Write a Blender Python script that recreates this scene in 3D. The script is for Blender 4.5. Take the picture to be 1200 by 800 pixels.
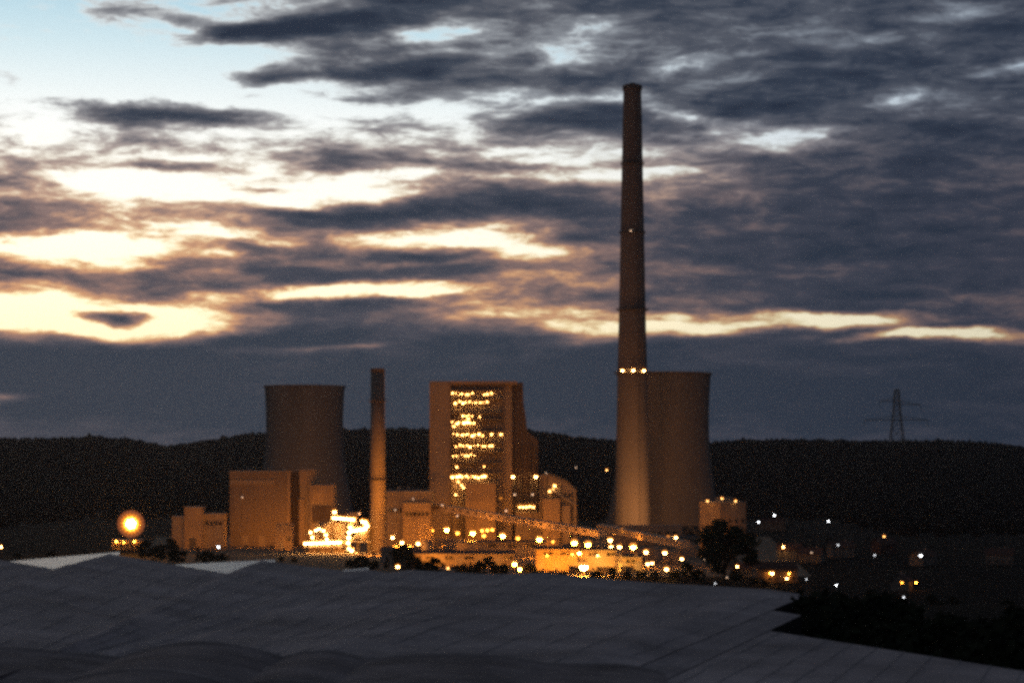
import bpy, bmesh, math, random
import numpy as np
from mathutils import Vector, Matrix

for _o in list(bpy.data.objects):
    bpy.data.objects.remove(_o)
SC = bpy.context.scene
COL = SC.collection
RND = random.Random(7)

# ------------------------------------------------------------------ camera
F = 2662.0            # focal length in photo pixels (photo 1200 wide)
CAMZ = 50.0           # eye height above the plant's ground
HOR = 540.0           # photo row of the horizon
cam = bpy.data.cameras.new('camera')
cam.sensor_width = 36.0
cam.lens = 36.0 * F / 1200.0
cam.shift_y = (HOR - 400.0) / 1200.0
cam.clip_start = 0.5
cam.clip_end = 30000.0
cam_o = bpy.data.objects.new('camera', cam)
COL.objects.link(cam_o)
cam_o.location = (0, 0, CAMZ)
cam_o.rotation_euler = (math.radians(90), 0, 0)
SC.camera = cam_o

SC.view_settings.view_transform = 'Standard'
SC.view_settings.look = 'None'
SC.view_settings.gamma = 1.0
SC.view_settings.exposure = 0.0
SC.view_settings.use_curve_mapping = False
SC.render.engine = 'CYCLES'
SC.cycles.use_denoising = False
SC.cycles.filter_width = 3.4
SC.cycles.max_bounces = 4
SC.cycles.use_adaptive_sampling = True
SC.cycles.adaptive_threshold = 0.015
SC.cycles.adaptive_min_samples = 48
SC.cycles.diffuse_bounces = 2
SC.cycles.glossy_bounces = 2
SC.cycles.transmission_bounces = 2
SC.cycles.volume_bounces = 0
SC.cycles.use_light_tree = True
SC.cycles.caustics_reflective = False
SC.cycles.caustics_refractive = False
SC.cycles.sample_clamp_indirect = 0.8

def lin(r, g, b, k=1.0):
    def f(c):
        c = c / 255.0
        return (c / 12.92 if c <= 0.04045 else ((c + 0.055) / 1.055) ** 2.4) * k
    return (f(r), f(g), f(b), 1.0)

# ------------------------------------------------------------------ sky (directions only: azimuth and elevation)
world = bpy.data.worlds.new('World')
SC.world = world
world.use_nodes = True
wt = world.node_tree
wt.nodes.clear()
WN, WL = wt.nodes, wt.links

def node(kind, **kw):
    n = WN.new(kind)
    for k, v in kw.items():
        setattr(n, k, v)
    return n

def setin(sock, v):
    if hasattr(v, 'is_output'):
        WL.new(v, sock)
    else:
        sock.default_value = v

def wm(op, a, b=None, c=None, clamp=False):
    n = node('ShaderNodeMath', operation=op, use_clamp=clamp)
    setin(n.inputs[0], a)
    if b is not None: setin(n.inputs[1], b)
    if c is not None: setin(n.inputs[2], c)
    return n.outputs[0]

def wramp(fac, stops, interp='LINEAR'):
    n = node('ShaderNodeValToRGB')
    n.color_ramp.interpolation = interp
    els = n.color_ramp.elements
    while len(els) < len(stops):
        els.new(0.5)
    for e, (p, c) in zip(els, stops):
        e.position = p
        e.color = c
    setin(n.inputs[0], fac)
    return n.outputs[0]

def wmix(fac, a, b, blend='MIX'):
    n = node('ShaderNodeMix', data_type='RGBA', blend_type=blend)
    setin(n.inputs[0], fac)
    setin(n.inputs[6], a)
    setin(n.inputs[7], b)
    return n.outputs[2]

def wsmooth(x, lo, hi):
    n = node('ShaderNodeMapRange', interpolation_type='SMOOTHSTEP')
    setin(n.inputs[0], x)
    n.inputs[1].default_value = lo
    n.inputs[2].default_value = hi
    n.inputs[3].default_value = 0.0
    n.inputs[4].default_value = 1.0
    return n.outputs[0]

tc = node('ShaderNodeTexCoord')
sp = node('ShaderNodeSeparateXYZ')
WL.new(tc.outputs['Generated'], sp.inputs[0])
AZ = wm('MULTIPLY', wm('ARCTAN2', sp.outputs[0], sp.outputs[1]), F / 100.0)
EL = wm('MULTIPLY', wm('ARCSINE', sp.outputs[2]), F / 100.0)
cb = node('ShaderNodeCombineXYZ')
WL.new(AZ, cb.inputs[0]); WL.new(EL, cb.inputs[1])
P0 = cb.outputs[0]

def ang(px, py):
    d = Vector(((px - 600.0) / F, 1.0, (HOR - py) / F)).normalized()
    return math.atan2(d.x, d.y) * F / 100.0, math.asin(d.z) * F / 100.0

def wnoise(sx, sy, off, detail, rough, scale=1.0, dist=0.0, src=None, rot=0.0):
    mp = node('ShaderNodeMapping')
    WL.new(src or P0, mp.inputs[0])
    mp.inputs['Scale'].default_value = (sx, sy, 1.0)
    mp.inputs['Location'].default_value = (off, off * 0.37, off * 0.11)
    mp.inputs['Rotation'].default_value = (0, 0, rot)
    n = node('ShaderNodeTexNoise', noise_dimensions='3D')
    n.inputs['Scale'].default_value = scale
    n.inputs['Detail'].default_value = detail
    n.inputs['Roughness'].default_value = rough
    n.inputs['Distortion'].default_value = dist
    WL.new(mp.outputs[0], n.inputs['Vector'])
    return n

# ragged displacement of the cloud banks
wz = wnoise(0.55, 1.5, 3.7, 5.0, 0.6)
va = node('ShaderNodeVectorMath', operation='SUBTRACT')
WL.new(wz.outputs['Color'], va.inputs[0]); va.inputs[1].default_value = (0.5, 0.5, 0.5)
vb = node('ShaderNodeVectorMath', operation='MULTIPLY_ADD')
WL.new(va.outputs[0], vb.inputs[0]); vb.inputs[1].default_value = (1.3, 0.34, 0.0); WL.new(P0, vb.inputs[2])
P1 = vb.outputs[0]

# (px, py, rx, ry, tilt deg, weight): negative opens the cover, positive thickens it
BANKS = [
    # --- openings
    (60, 50, 440, 190, 0, -1.15), (240, 165, 400, 110, 0, -0.5), (310, 224, 320, 44, 0, -0.74), (440, 232, 160, 22, -3, -0.39),
    (90, 222, 180, 42, 0, -0.31),
    (150, 285, 260, 34, 2, -0.93), (60, 294, 170, 24, 0, -0.42), (300, 272, 130, 30, 6, -0.35),
    (520, 274, 190, 22, 1, -0.89), (610, 292, 130, 20, -3, -0.66), (430, 285, 130, 14, 0, -0.26),
    (30, 366, 160, 46, 0, -1.55), (205, 376, 130, 34, 2, -1.50), (130, 394, 110, 16, -8, -0.50),
    (400, 340, 190, 12, 3, -1.20), (540, 372, 200, 26, 4, -0.42), (640, 384, 170, 26, -2, -0.50), (690, 391, 100, 16, 6, -0.70),
    (800, 379, 140, 14, -2, -1.00), (830, 388, 150, 10, 2, -0.45), (960, 378, 120, 11, -2, -1.00), (1045, 394, 90, 9, 3, -1.2),
    (1140, 396, 130, 12, -4, -1.15), (1000, 372, 160, 9, -2, -0.50), (880, 368, 240, 6, -1, -0.50), (900, 386, 60, 9, 0, 0.50),
    (350, 407, 110, 8, 2, -0.60), (0, 462, 45, 9, 0, -0.60), (430, 402, 60, 5, 2, -0.40),
    (650, 66, 150, 36, 6, -0.62), (700, 40, 110, 26, 0, -0.31), (800, 84, 110, 18, 9, -0.62), (560, 30, 200, 40, 4, -0.25),
    (640, 118, 150, 20, 3, -0.68), (860, 92, 90, 14, 12, -0.44), (790, 132, 110, 18, -12, -0.62), (850, 150, 150, 30, -4, -0.38),
    (940, 165, 130, 18, 3, -0.88), (600, 186, 190, 20, 3, -0.73), (560, 160, 160, 20, 0, -0.45), (660, 205, 140, 14, 0, -0.50),
    (495, 38, 100, 18, 4, -0.94), (520, 60, 140, 12, 4, -0.44), (1130, 14, 130, 20, 0, -0.44),
    (1190, 82, 60, 12, 0, -0.62), (1090, 110, 200, 34, 0, -0.31), (1055, 118, 40, 12, 12, -0.44), (1130, 135, 120, 18, -6, -0.25),
    (480, 210, 200, 22, 0, -0.56), (450, 104, 120, 14, 0, -0.44), (1000, 50, 200, 16, 3, -0.25),
    (480, 130, 170, 20, -3, -0.45), (900, 45, 300, 60, 0, -0.15), (390, 150, 220, 40, 0, -0.40),
    (820, 232, 140, 26, 0, -0.22), (570, 335, 180, 22, 0, -0.30), (700, 320, 150, 14, 0, -0.18), (860, 262, 120, 10, 2, -0.19),
    (640, 310, 260, 90, 0, -0.25), (770, 200, 230, 60, -4, -0.53), (540, 120, 260, 90, 0, -0.23), (600, 345, 260, 16, 2, -0.20), (250, 70, 200, 60, 0, -0.23), (350, 120, 140, 34, 0, -0.31),
    # --- banks
    (200, 136, 165, 22, -3, 1.15), (140, 132, 80, 20, 0, 0.35), (180, 166, 150, 16, 0, 0.55), (175, 195, 130, 10, 0, 0.6),
    (310, 222, 60, 7, 0, 0.5), (85, 252, 190, 24, 4, 0.08), (10, 214, 75, 18, -8, 0.6), (55, 190, 70, 14, 0, 0.45), (40, 268, 120, 12, 0, 0.35),
    (190, 324, 330, 30, 0, 0.05), (340, 314, 160, 20, 0, 0.12), (290, 289, 90, 9, -2, 0.6), (138, 371, 66, 13, -2, 1.5),
    (470, 250, 250, 20, 3, 0.75), (560, 228, 170, 24, 0, 0.45), (330, 246, 130, 9, -3, 0.6), (520, 190, 210, 13, -2, 0.45), (400, 196, 120, 8, 0, 0.4),
    (320, 36, 150, 15, 8, 0.95), (250, 30, 100, 14, -8, 0.6), (130, 12, 60, 16, 0, 0.5), (410, 20, 170, 24, 12, 0.55), (300, 95, 50, 10, 0, 0.5),
    (400, 92, 190, 18, 0, 0.6), (430, 68, 180, 34, 0, 0.4), (420, 120, 110, 13, 0, 0.5), (580, 85, 160, 18, 0, 0.3),
    (360, 390, 200, 20, 6, 0.55), (60, 422, 330, 34, 0, 0.45), (500, 318, 190, 12, 4, 0.4), (430, 354, 210, 9, 3, 0.35), (500, 296, 120, 9, 3, 0.4),
    (730, 145, 170, 26, 0, 0.4), (1010, 280, 420, 110, 0, 0.3), (600, 465, 1500, 95, 0, 0.7), (110, 252, 260, 40, 0, -0.28), (200, 322, 330, 40, 0, -0.2), (740, 270, 200, 50, 0, 0.2), (880, 120, 120, 16, 0, 0.3),
    (960, 95, 200, 26, 0, 0.2), (700, 345, 200, 12, 0, 0.2), (640, 398, 120, 8, 5, 0.3),
]
ctl = None
for (px, py, rx, ry, tilt, w) in BANKS:
    cx, cy = ang(px, py)
    mp = node('ShaderNodeMapping', vector_type='TEXTURE')
    WL.new(P1, mp.inputs[0])
    mp.inputs['Location'].default_value = (cx, cy, 0)
    mp.inputs['Rotation'].default_value = (0, 0, math.radians(tilt))
    mp.inputs['Scale'].default_value = (rx / 100.0, ry / 100.0, 1.0)
    g = node('ShaderNodeTexGradient', gradient_type='SPHERICAL')
    WL.new(mp.outputs[0], g.inputs[0])
    ctl = wm('MULTIPLY_ADD', g.outputs['Fac'], w, 0.80 if ctl is None else ctl)

n1 = wnoise(0.85, 3.9, 11.3, 9.0, 0.64, dist=0.35).outputs['Fac']
n2 = wnoise(0.28, 1.0, 27.1, 4.0, 0.5).outputs['Fac']
M = wm('MULTIPLY_ADD', wm('SUBTRACT', n1, 0.5), 1.4, ctl)
M = wm('MULTIPLY_ADD', wm('SUBTRACT', n2, 0.5), 0.42, M)
n3 = wnoise(2.1, 6.6, 5.9, 7.0, 0.62, dist=0.5).outputs['Fac']
M = wm('MULTIPLY_ADD', wm('SUBTRACT', n3, 0.5), wm('MULTIPLY_ADD', wsmooth(EL, 1.0, 1.9), 0.85, 0.2), M)
M = wm('MAXIMUM', wm('MINIMUM', M, 1.25), -0.3)
mk = wm('MULTIPLY', wm('ADD', M, 0.1), 0.75)          # 0 clear .. 1 thick

high = wramp(mk, [(0.0, lin(236, 244, 246)), (0.14, lin(212, 218, 220)), (0.3, lin(146, 150, 156)), (0.5, lin(96, 99, 108)),
                  (0.72, lin(62, 70, 84)), (1.0, lin(41, 50, 66))])
low = wramp(mk, [(0.0, lin(255, 248, 220)), (0.14, lin(255, 226, 168)), (0.28, lin(214, 160, 120)), (0.42, lin(150, 120, 112)),
                 (0.58, lin(108, 96, 99)), (0.72, lin(76, 77, 88)), (1.0, lin(52, 61, 75))])
tlow = wsmooth(EL, 3.3, 2.0)
cloud = wmix(wsmooth(EL, 4.3, 2.1), high, low)
el01 = wm('MULTIPLY', EL, 1 / 6.0)
bright = wramp(el01, [(0.0, lin(255, 226, 160, 1.25)), (0.30, lin(255, 238, 200, 1.4)), (0.48, lin(255, 248, 232, 1.25)),
                      (0.66, lin(243, 248, 247, 1.08)), (0.80, lin(208, 232, 241)), (0.92, lin(170, 212, 232, .95)), (1.0, lin(150, 198, 224))])
final = wmix(wsmooth(mk, 0.24, 0.0), cloud, bright)
# brighter towards the sunken sun in the west (left), duller away from it
side = wramp(wm('MULTIPLY_ADD', AZ, 1 / 14.0, 0.5), [(0.0, (1.12, 1.08, 1.05, 1)), (0.45, (1, 1, 1, 1)), (0.72, (0.74, 0.79, 0.86, 1)), (1.0, (0.56, 0.62, 0.72, 1))])
final = wmix(1.0, final, side, 'MULTIPLY')
# below the horizon the air is dark
final = wmix(wsmooth(EL, -0.1, -0.6), final, lin(40, 38, 42))
# the clear part overhead follows the physical sky
nish = node('ShaderNodeTexSky', sky_type='NISHITA')
nish.sun_disc = False
nish.sun_elevation = math.radians(1.0)
nish.sun_rotation = math.radians(-14.0)
nsc = wmix(1.0, nish.outputs[0], (0.05, 0.05, 0.05, 1), 'MULTIPLY')
final = wmix(wm('MULTIPLY', wsmooth(EL, 8.0, 20.0), 0.5), final, nsc)

bg = node('ShaderNodeBackground')
WL.new(final, bg.inputs[0])
bg.inputs[1].default_value = 1.0
wo = node('ShaderNodeOutputWorld')
WL.new(bg.outputs[0], wo.inputs[0])
world.cycles.sampling_method = 'MANUAL'
world.cycles.sample_map_resolution = 256

# the sun has sunk behind the cloud bank on the left: only a trace of direct light
sun = bpy.data.lights.new('sun', 'SUN')
sun.energy = 0.03
sun.angle = math.radians(12)
sun.color = (1.0, 0.72, 0.45)
sun_o = bpy.data.objects.new('sun', sun)
COL.objects.link(sun_o)
_sd = Vector((math.sin(math.radians(-14)) * math.cos(math.radians(3.0)), math.cos(math.radians(-14)) * math.cos(math.radians(3.0)), math.sin(math.radians(3.0))))
sun_o.rotation_euler = _sd.to_track_quat('Z', 'Y').to_euler()

# ------------------------------------------------------------------ helpers
def at(px, py, D):
    """point at distance D that a photo row and column look at (used for sizing from the photo)"""
    return Vector(((px - 600.0) * D / F, D, CAMZ + (HOR - py) * D / F))

def X(px, D): return (px - 600.0) * D / F
def Z(py, D): return CAMZ + (HOR - py) * D / F

class MB:
    def __init__(self):
        self.v = []; self.f = []
    def add(self, vs, fs):
        n = len(self.v)
        self.v += [tuple(p) for p in vs]
        self.f += [tuple(i + n for i in q) for q in fs]
        return self
    def box(self, x0, x1, y0, y1, z0, z1, rot=0.0, piv=None):
        vs = [(x0, y0, z0), (x1, y0, z0), (x1, y1, z0), (x0, y1, z0), (x0, y0, z1), (x1, y0, z1), (x1, y1, z1), (x0, y1, z1)]
        if rot:
            cx, cy = piv if piv else ((x0 + x1) / 2, (y0 + y1) / 2)
            c, s = math.cos(rot), math.sin(rot)
            vs = [(cx + (a - cx) * c - (b - cy) * s, cy + (a - cx) * s + (b - cy) * c, z) for a, b, z in vs]
        return self.add(vs, [(0, 3, 2, 1), (4, 5, 6, 7), (0, 1, 5, 4), (1, 2, 6, 5), (2, 3, 7, 6), (3, 0, 4, 7)])
    def tube(self, p, q, r0, r1=None, n=8, caps=True):
        p, q = Vector(p), Vector(q)
        r1 = r0 if r1 is None else r1
        d = (q - p)
        if d.length < 1e-6: return self
        d.normalize()
        a = d.orthogonal().normalized(); b = d.cross(a)
        vs = []
        for c, r in ((p, r0), (q, r1)):
            for i in range(n):
                t = 2 * math.pi * i / n
                vs.append(c + a * (r * math.cos(t)) + b * (r * math.sin(t)))
        fs = [(i, (i + 1) % n, n + (i + 1) % n, n + i) for i in range(n)]
        if caps: fs += [tuple(range(n - 1, -1, -1)), tuple(range(n, 2 * n))]
        return self.add(vs, fs)
    def bar(self, p, q, w):
        return self.tube(p, q, w * 0.7, w * 0.7, 4)
    def lathe(self, prof, n=24, c=(0, 0, 0), close=False):
        vs = []
        for r, z in prof:
            for i in range(n):
                t = 2 * math.pi * i / n
                vs.append((c[0] + r * math.cos(t), c[1] + r * math.sin(t), c[2] + z))
        fs = []
        m = len(prof)
        for j in range(m - 1):
            for i in range(n):
                fs.append((j * n + i, j * n + (i + 1) % n, (j + 1) * n + (i + 1) % n, (j + 1) * n + i))
        if close:
            fs += [tuple(range(n - 1, -1, -1)), tuple(range((m - 1) * n, m * n))]
        return self.add(vs, fs)
    def prism(self, poly_xz, y0, y1):
        n = len(poly_xz)
        vs = [(x, y0, z) for x, z in poly_xz] + [(x, y1, z) for x, z in poly_xz]
        fs = [tuple(range(n)), tuple(range(2 * n - 1, n - 1, -1))]
        fs += [(i, n + i, n + (i + 1) % n, (i + 1) % n) for i in range(n)]
        return self.add(vs, fs)
    def mesh(self, name, off=(0, 0, 0), smooth=False):
        me = bpy.data.meshes.new(name)
        ox, oy, oz = off
        me.from_pydata([(x - ox, y - oy, z - oz) for x, y, z in self.v], [], self.f)
        bm = bmesh.new(); bm.from_mesh(me)
        bmesh.ops.recalc_face_normals(bm, faces=bm.faces)
        bm.to_mesh(me); bm.free()
        if smooth:
            me.polygons.foreach_set('use_smooth', [True] * len(me.polygons))
        return me
    def build(self, name, mat, parent=None, smooth=False, off=None):
        """one mesh object; vertices are world metres, the origin goes to the parent's base"""
        o3 = off
        if o3 is None:
            o3 = ROOTLOC.get(parent.name, (0, 0, 0)) if parent else (0, 0, 0)
        me = self.mesh(name, o3, smooth)
        me.materials.append(mat)
        o = bpy.data.objects.new(name, me)
        COL.objects.link(o)
        if parent:
            o.parent = parent
            ROOTLOC[o.name] = o3
        return o

ROOTLOC = {}

def tag(o, label=None, cat=None, group=None, kind=None):
    if label: o['label'] = label
    if cat: o['category'] = cat
    if group: o['group'] = group
    if kind: o['kind'] = kind
    return o

def thing(name, label, cat, loc=(0, 0, 0), group=None, rz=0.0):
    o = bpy.data.objects.new(name, None)
    COL.objects.link(o)
    o.location = loc
    o.rotation_euler = (0, 0, rz)
    o.empty_display_size = 1.0
    ROOTLOC[o.name] = tuple(loc)
    return tag(o, label, cat, group)

def copy_tree(o, parent=None):
    c = o.copy(); COL.objects.link(c)
    if parent: c.parent = parent
    for ch in list(o.children):
        copy_tree(ch, c)
    return c

ORD = ['first', 'second', 'third', 'fourth', 'fifth', 'sixth', 'seventh', 'eighth', 'ninth', 'tenth', 'eleventh', 'twelfth', 'thirteenth',
       'fourteenth', 'fifteenth', 'sixteenth', 'seventeenth', 'eighteenth', 'nineteenth', 'twentieth', 'twenty-first', 'twenty-second', 'twenty-third', 'twenty-fourth', 'twenty-fifth']

# ------------------------------------------------------------------ materials
MATS = {}
def mat(name, col, rough=0.85, var=0.25, scale=0.15, bump=0.0, bscale=1.0, metal=0.0, spec=0.3, streak=False, col2=None, det=6.0):
    m = bpy.data.materials.new(name); m.use_nodes = True
    nt = m.node_tree; N, L = nt.nodes, nt.links
    b = N['Principled BSDF']
    b.inputs['Roughness'].default_value = rough
    b.inputs['Metallic'].default_value = metal
    b.inputs['Specular IOR Level'].default_value = spec
    t = N.new('ShaderNodeTexCoord')
    mp = N.new('ShaderNodeMapping')
    L.new(t.outputs['Object'], mp.inputs[0])
    mp.inputs['Scale'].default_value = (1, 1, 0.12) if streak else (1, 1, 1)
    n = N.new('ShaderNodeTexNoise')
    n.inputs['Scale'].default_value = scale
    n.inputs['Detail'].default_value = det
    n.inputs['Roughness'].default_value = 0.65
    L.new(mp.outputs[0], n.inputs['Vector'])
    r = N.new('ShaderNodeValToRGB')
    c2 = col2 or tuple(c * (1 + var) for c in col)
    c1 = tuple(c * (1 - var) for c in col)
    r.color_ramp.elements[0].position = 0.3; r.color_ramp.elements[0].color = (*c1, 1)
    r.color_ramp.elements[1].position = 0.7; r.color_ramp.elements[1].color = (*c2, 1)
    L.new(n.outputs['Fac'], r.inputs[0])
    L.new(r.outputs[0], b.inputs['Base Color'])
    if bump:
        n2 = N.new('ShaderNodeTexNoise'); n2.inputs['Scale'].default_value = bscale; n2.inputs['Detail'].default_value = 5
        L.new(t.outputs['Object'], n2.inputs['Vector'])
        bp = N.new('ShaderNodeBump'); bp.inputs['Strength'].default_value = bump; bp.inputs['Distance'].default_value = 0.3
        L.new(n2.outputs['Fac'], bp.inputs['Height'])
        L.new(bp.outputs[0], b.inputs['Normal'])
    MATS[name] = m
    return m

def glow(name, col, strength):
    m = bpy.data.materials.new(name); m.use_nodes = True
    b = m.node_tree.nodes['Principled BSDF']
    b.inputs['Base Color'].default_value = (0.8, 0.78, 0.7, 1)
    b.inputs['Roughness'].default_value = 0.4
    b.inputs['Emission Color'].default_value = (*col, 1)
    b.inputs['Emission Strength'].default_value = strength
    if strength < 5.5: m.cycles.emission_sampling = 'NONE'
    MATS[name] = m
    return m

mat('concrete', (0.24, 0.20, 0.165), 0.9, 0.22, 0.05, 0.25, 0.6, streak=True)
mat('concrete_dark', (0.21, 0.18, 0.155), 0.92, 0.2, 0.045, 0.25, 0.5, streak=True)
mat('cladding', (0.36, 0.30, 0.23), 0.75, 0.14, 0.12, 0.1, 0.4, streak=True)
mat('cladding_mid', (0.27, 0.215, 0.16), 0.8, 0.16, 0.12, 0.1, 0.4, streak=True)
mat('cladding_tan', (0.40, 0.31, 0.21), 0.75, 0.14, 0.2, 0.1, 0.5, streak=True)
mat('cladding_dark', (0.13, 0.105, 0.09), 0.75, 0.2, 0.15, 0.1, 0.5, streak=True)
mat('house_plaster', (0.20, 0.17, 0.14), 0.9, 0.2, 0.4)
mat('dark_wall', (0.035, 0.032, 0.03), 0.95, 0.3, 0.4, spec=0.05)
mat('steel', (0.10, 0.09, 0.08), 0.6, 0.25, 0.6, spec=0.5)
mat('steel_pale', (0.32, 0.29, 0.25), 0.55, 0.2, 0.4, spec=0.5)
mat('roofing', (0.09, 0.085, 0.085), 0.8, 0.3, 0.15, 0.2, 0.7)
mat('window_glass', (0.02, 0.022, 0.026), 0.12, 0.1, 0.5, spec=0.6)
mat('plaster', (0.42, 0.34, 0.26), 0.9, 0.12, 0.3)
mat('roof_tile', (0.12, 0.065, 0.05), 0.85, 0.3, 0.6, 0.4, 2.0)
mat('grey_roof_sheet', (0.52, 0.45, 0.44), 0.8, 0.42, 0.13, 0.7, 1.1, spec=0.2, det=11.0)
mat('roof_seam', (0.45, 0.43, 0.42), 0.6, 0.2, 0.3)
mat('dark_roof_sheet', (0.30, 0.255, 0.25), 0.9, 0.5, 0.3, 0.3, 1.0)
mat('pale_sheet', (0.80, 0.82, 0.82), 0.30, 0.06, 0.4, 0.05, 1.0, spec=0.6)
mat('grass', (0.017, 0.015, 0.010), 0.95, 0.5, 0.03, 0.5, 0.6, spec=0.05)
mat('asphalt', (0.055, 0.052, 0.05), 0.9, 0.2, 0.2, spec=0.2)
mat('yard_gravel', (0.30, 0.24, 0.17), 0.95, 0.25, 0.12, spec=0.1)
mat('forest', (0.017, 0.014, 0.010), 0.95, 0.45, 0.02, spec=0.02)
mat('leaf', (0.040, 0.050, 0.022), 0.8, 0.4, 0.5, spec=0.15)
mat('leaf_dark', (0.028, 0.034, 0.018), 0.85, 0.4, 0.5, spec=0.1)
mat('leaf_dry', (0.22, 0.18, 0.155), 0.9, 0.4, 0.5, spec=0.05)
mat('conveyor_sheet', (0.58, 0.47, 0.34), 0.7, 0.12, 0.3)
mat('bark', (0.07, 0.05, 0.035), 0.95, 0.3, 1.5, spec=0.1)
SOD = (1.0, 0.31, 0.03); WARM = (1.0, 0.50, 0.15); COOL = (0.92, 0.95, 1.0)
glow('lamp_sodium', SOD, 450.0)
glow('lamp_sodium_soft', SOD, 40.0)
glow('lamp_warm', WARM, 70.0)
glow('lamp_warm_soft', WARM, 14.0)
glow('lamp_faint', (1.0, 0.6, 0.35), 4.0)
glow('lamp_cool', COOL, 22.0)
glow('lamp_cool_soft', COOL, 6.0)
glow('lamp_platform', (1.0, 0.46, 0.12), 38.0)
glow('lamp_flood', (1.0, 0.36, 0.05), 800.0)
glow('lamp_mast', (1.0, 0.36, 0.05), 260.0)
glow('mast_halo_mid', (1.0, 0.42, 0.03), 5.0)  # mid, rim and edge glows imitate the halo round the mast lamps
glow('mast_halo_rim', (1.0, 0.26, 0.005), 1.0)
glow('mast_halo_edge', (1.0, 0.2, 0.003), 0.28)
glow('halo_orange', (1.0, 0.30, 0.02), 1.3)  # glow shells standing in for the halo round each lamp
glow('halo_cool', (0.5, 0.5, 0.5), 0.25)
glow('lamp_wall_or_fill', (1.0, 0.32, 0.035), 130.0)
glow('fill_light_glass', (1.0, 0.36, 0.06), 5.0)

# ------------------------------------------------------------------ land
RIDGE = [(-900, 500), (-300, 512), (0, 517), (60, 516), (110, 513), (150, 516), (195, 524), (225, 521), (262, 514), (305, 509), (400, 505), (500, 504),
         (560, 503), (620, 506), (660, 512), (700, 517), (780, 520), (835, 522), (880, 518), (940, 517), (1000, 518), (1050, 518), (1110, 518), (1160, 520),
         (1200, 525), (1500, 530), (2100, 520)]
_rx = np.array([a for a, b in RIDGE], float); _ry = np.array([b for a, b in RIDGE], float)
RD = 3500.0
def sstep(t):
    t = np.clip(t, 0, 1)
    return t * t * (3 - 2 * t)
def terr(x, y):
    x = np.asarray(x, float); y = np.asarray(y, float)
    near = 33.0 * sstep((700.0 - y) / 480.0)
    px = 600 + F * x / np.maximum(y, 600.0)
    top = CAMZ + (HOR - np.interp(px, _rx, _ry)) * RD / F - 7.0
    hill = top * sstep((y - 2150.0) / (RD - 2150.0)) * (1 - 0.55 * sstep((y - 3700.0) / 2500.0))
    und = 1.2 * np.sin(x * 0.011 + 1.3) * np.sin(y * 0.009) * sstep((np.abs(y - 1500) - 750) / 300)
    und = und + 5.0 * np.sin(x * 0.006 + y * 0.002) * sstep((y - 2300) / 500) * (1 - sstep((y - 3200) / 300))
    return near + hill + und

xs = np.concatenate([np.linspace(-5000, -1700, 10), np.linspace(-1500, 1500, 121), np.linspace(1700, 5000, 10)])
ys = np.concatenate([np.linspace(-400, 0, 5), np.linspace(25, 1000, 40), np.linspace(1040, 4200, 70), np.linspace(4400, 6000, 6)])
gx, gy = np.meshgrid(xs, ys)
gz = terr(gx, gy)
nx, ny = len(xs), len(ys)
verts = np.stack([gx, gy, gz], -1).reshape(-1, 3)
idx = np.arange(nx * ny).reshape(ny, nx)
faces = np.stack([idx[:-1, :-1], idx[:-1, 1:], idx[1:, 1:], idx[1:, :-1]], -1).reshape(-1, 4)
me = bpy.data.meshes.new('ground')
me.from_pydata(verts.tolist(), [], faces.tolist())
me.polygons.foreach_set('use_smooth', [True] * len(me.polygons))
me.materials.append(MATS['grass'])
ground = bpy.data.objects.new('ground', me); COL.objects.link(ground)
tag(ground, kind='structure')

def T(x, y): return float(terr(x, y))

# the plant's yard and the service road across it
yb = MB()
yb.add([(-165, 985, 0.02), (130, 985, 0.02), (170, 1500, 0.02), (-235, 1500, 0.02)], [(0, 1, 2, 3)])
yb.add([(-165, 985, -1), (130, 985, -1), (170, 1500, -1), (-235, 1500, -1)], [(3, 2, 1, 0)])
tag(yb.build('yard', MATS['yard_gravel']), kind='structure')
rd = MB()
ra, rb_ = Vector((-80, 1440, 0)), Vector((120, 1015, 0))
dd = (rb_ - ra).normalized(); nn = Vector((-dd.y, dd.x, 0)) * 5.0
rd.add([ra + nn + Vector((0, 0, .03)), ra - nn + Vector((0, 0, .03)), rb_ - nn + Vector((0, 0, .03)), rb_ + nn + Vector((0, 0, .03))], [(0, 1, 2, 3)])
road = rd.build('road', MATS['asphalt']); tag(road, kind='structure')
for s in (-1, 1):
    kb = MB()
    o1 = nn.normalized() * (5.15 * s)
    kb.tube(ra + o1 + Vector((0, 0, .06)), rb_ + o1 + Vector((0, 0, .06)), 0.16, 0.16, 4)
    kb.build('kerb', MATS['concrete'], road, off=(0, 0, 0))

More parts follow.
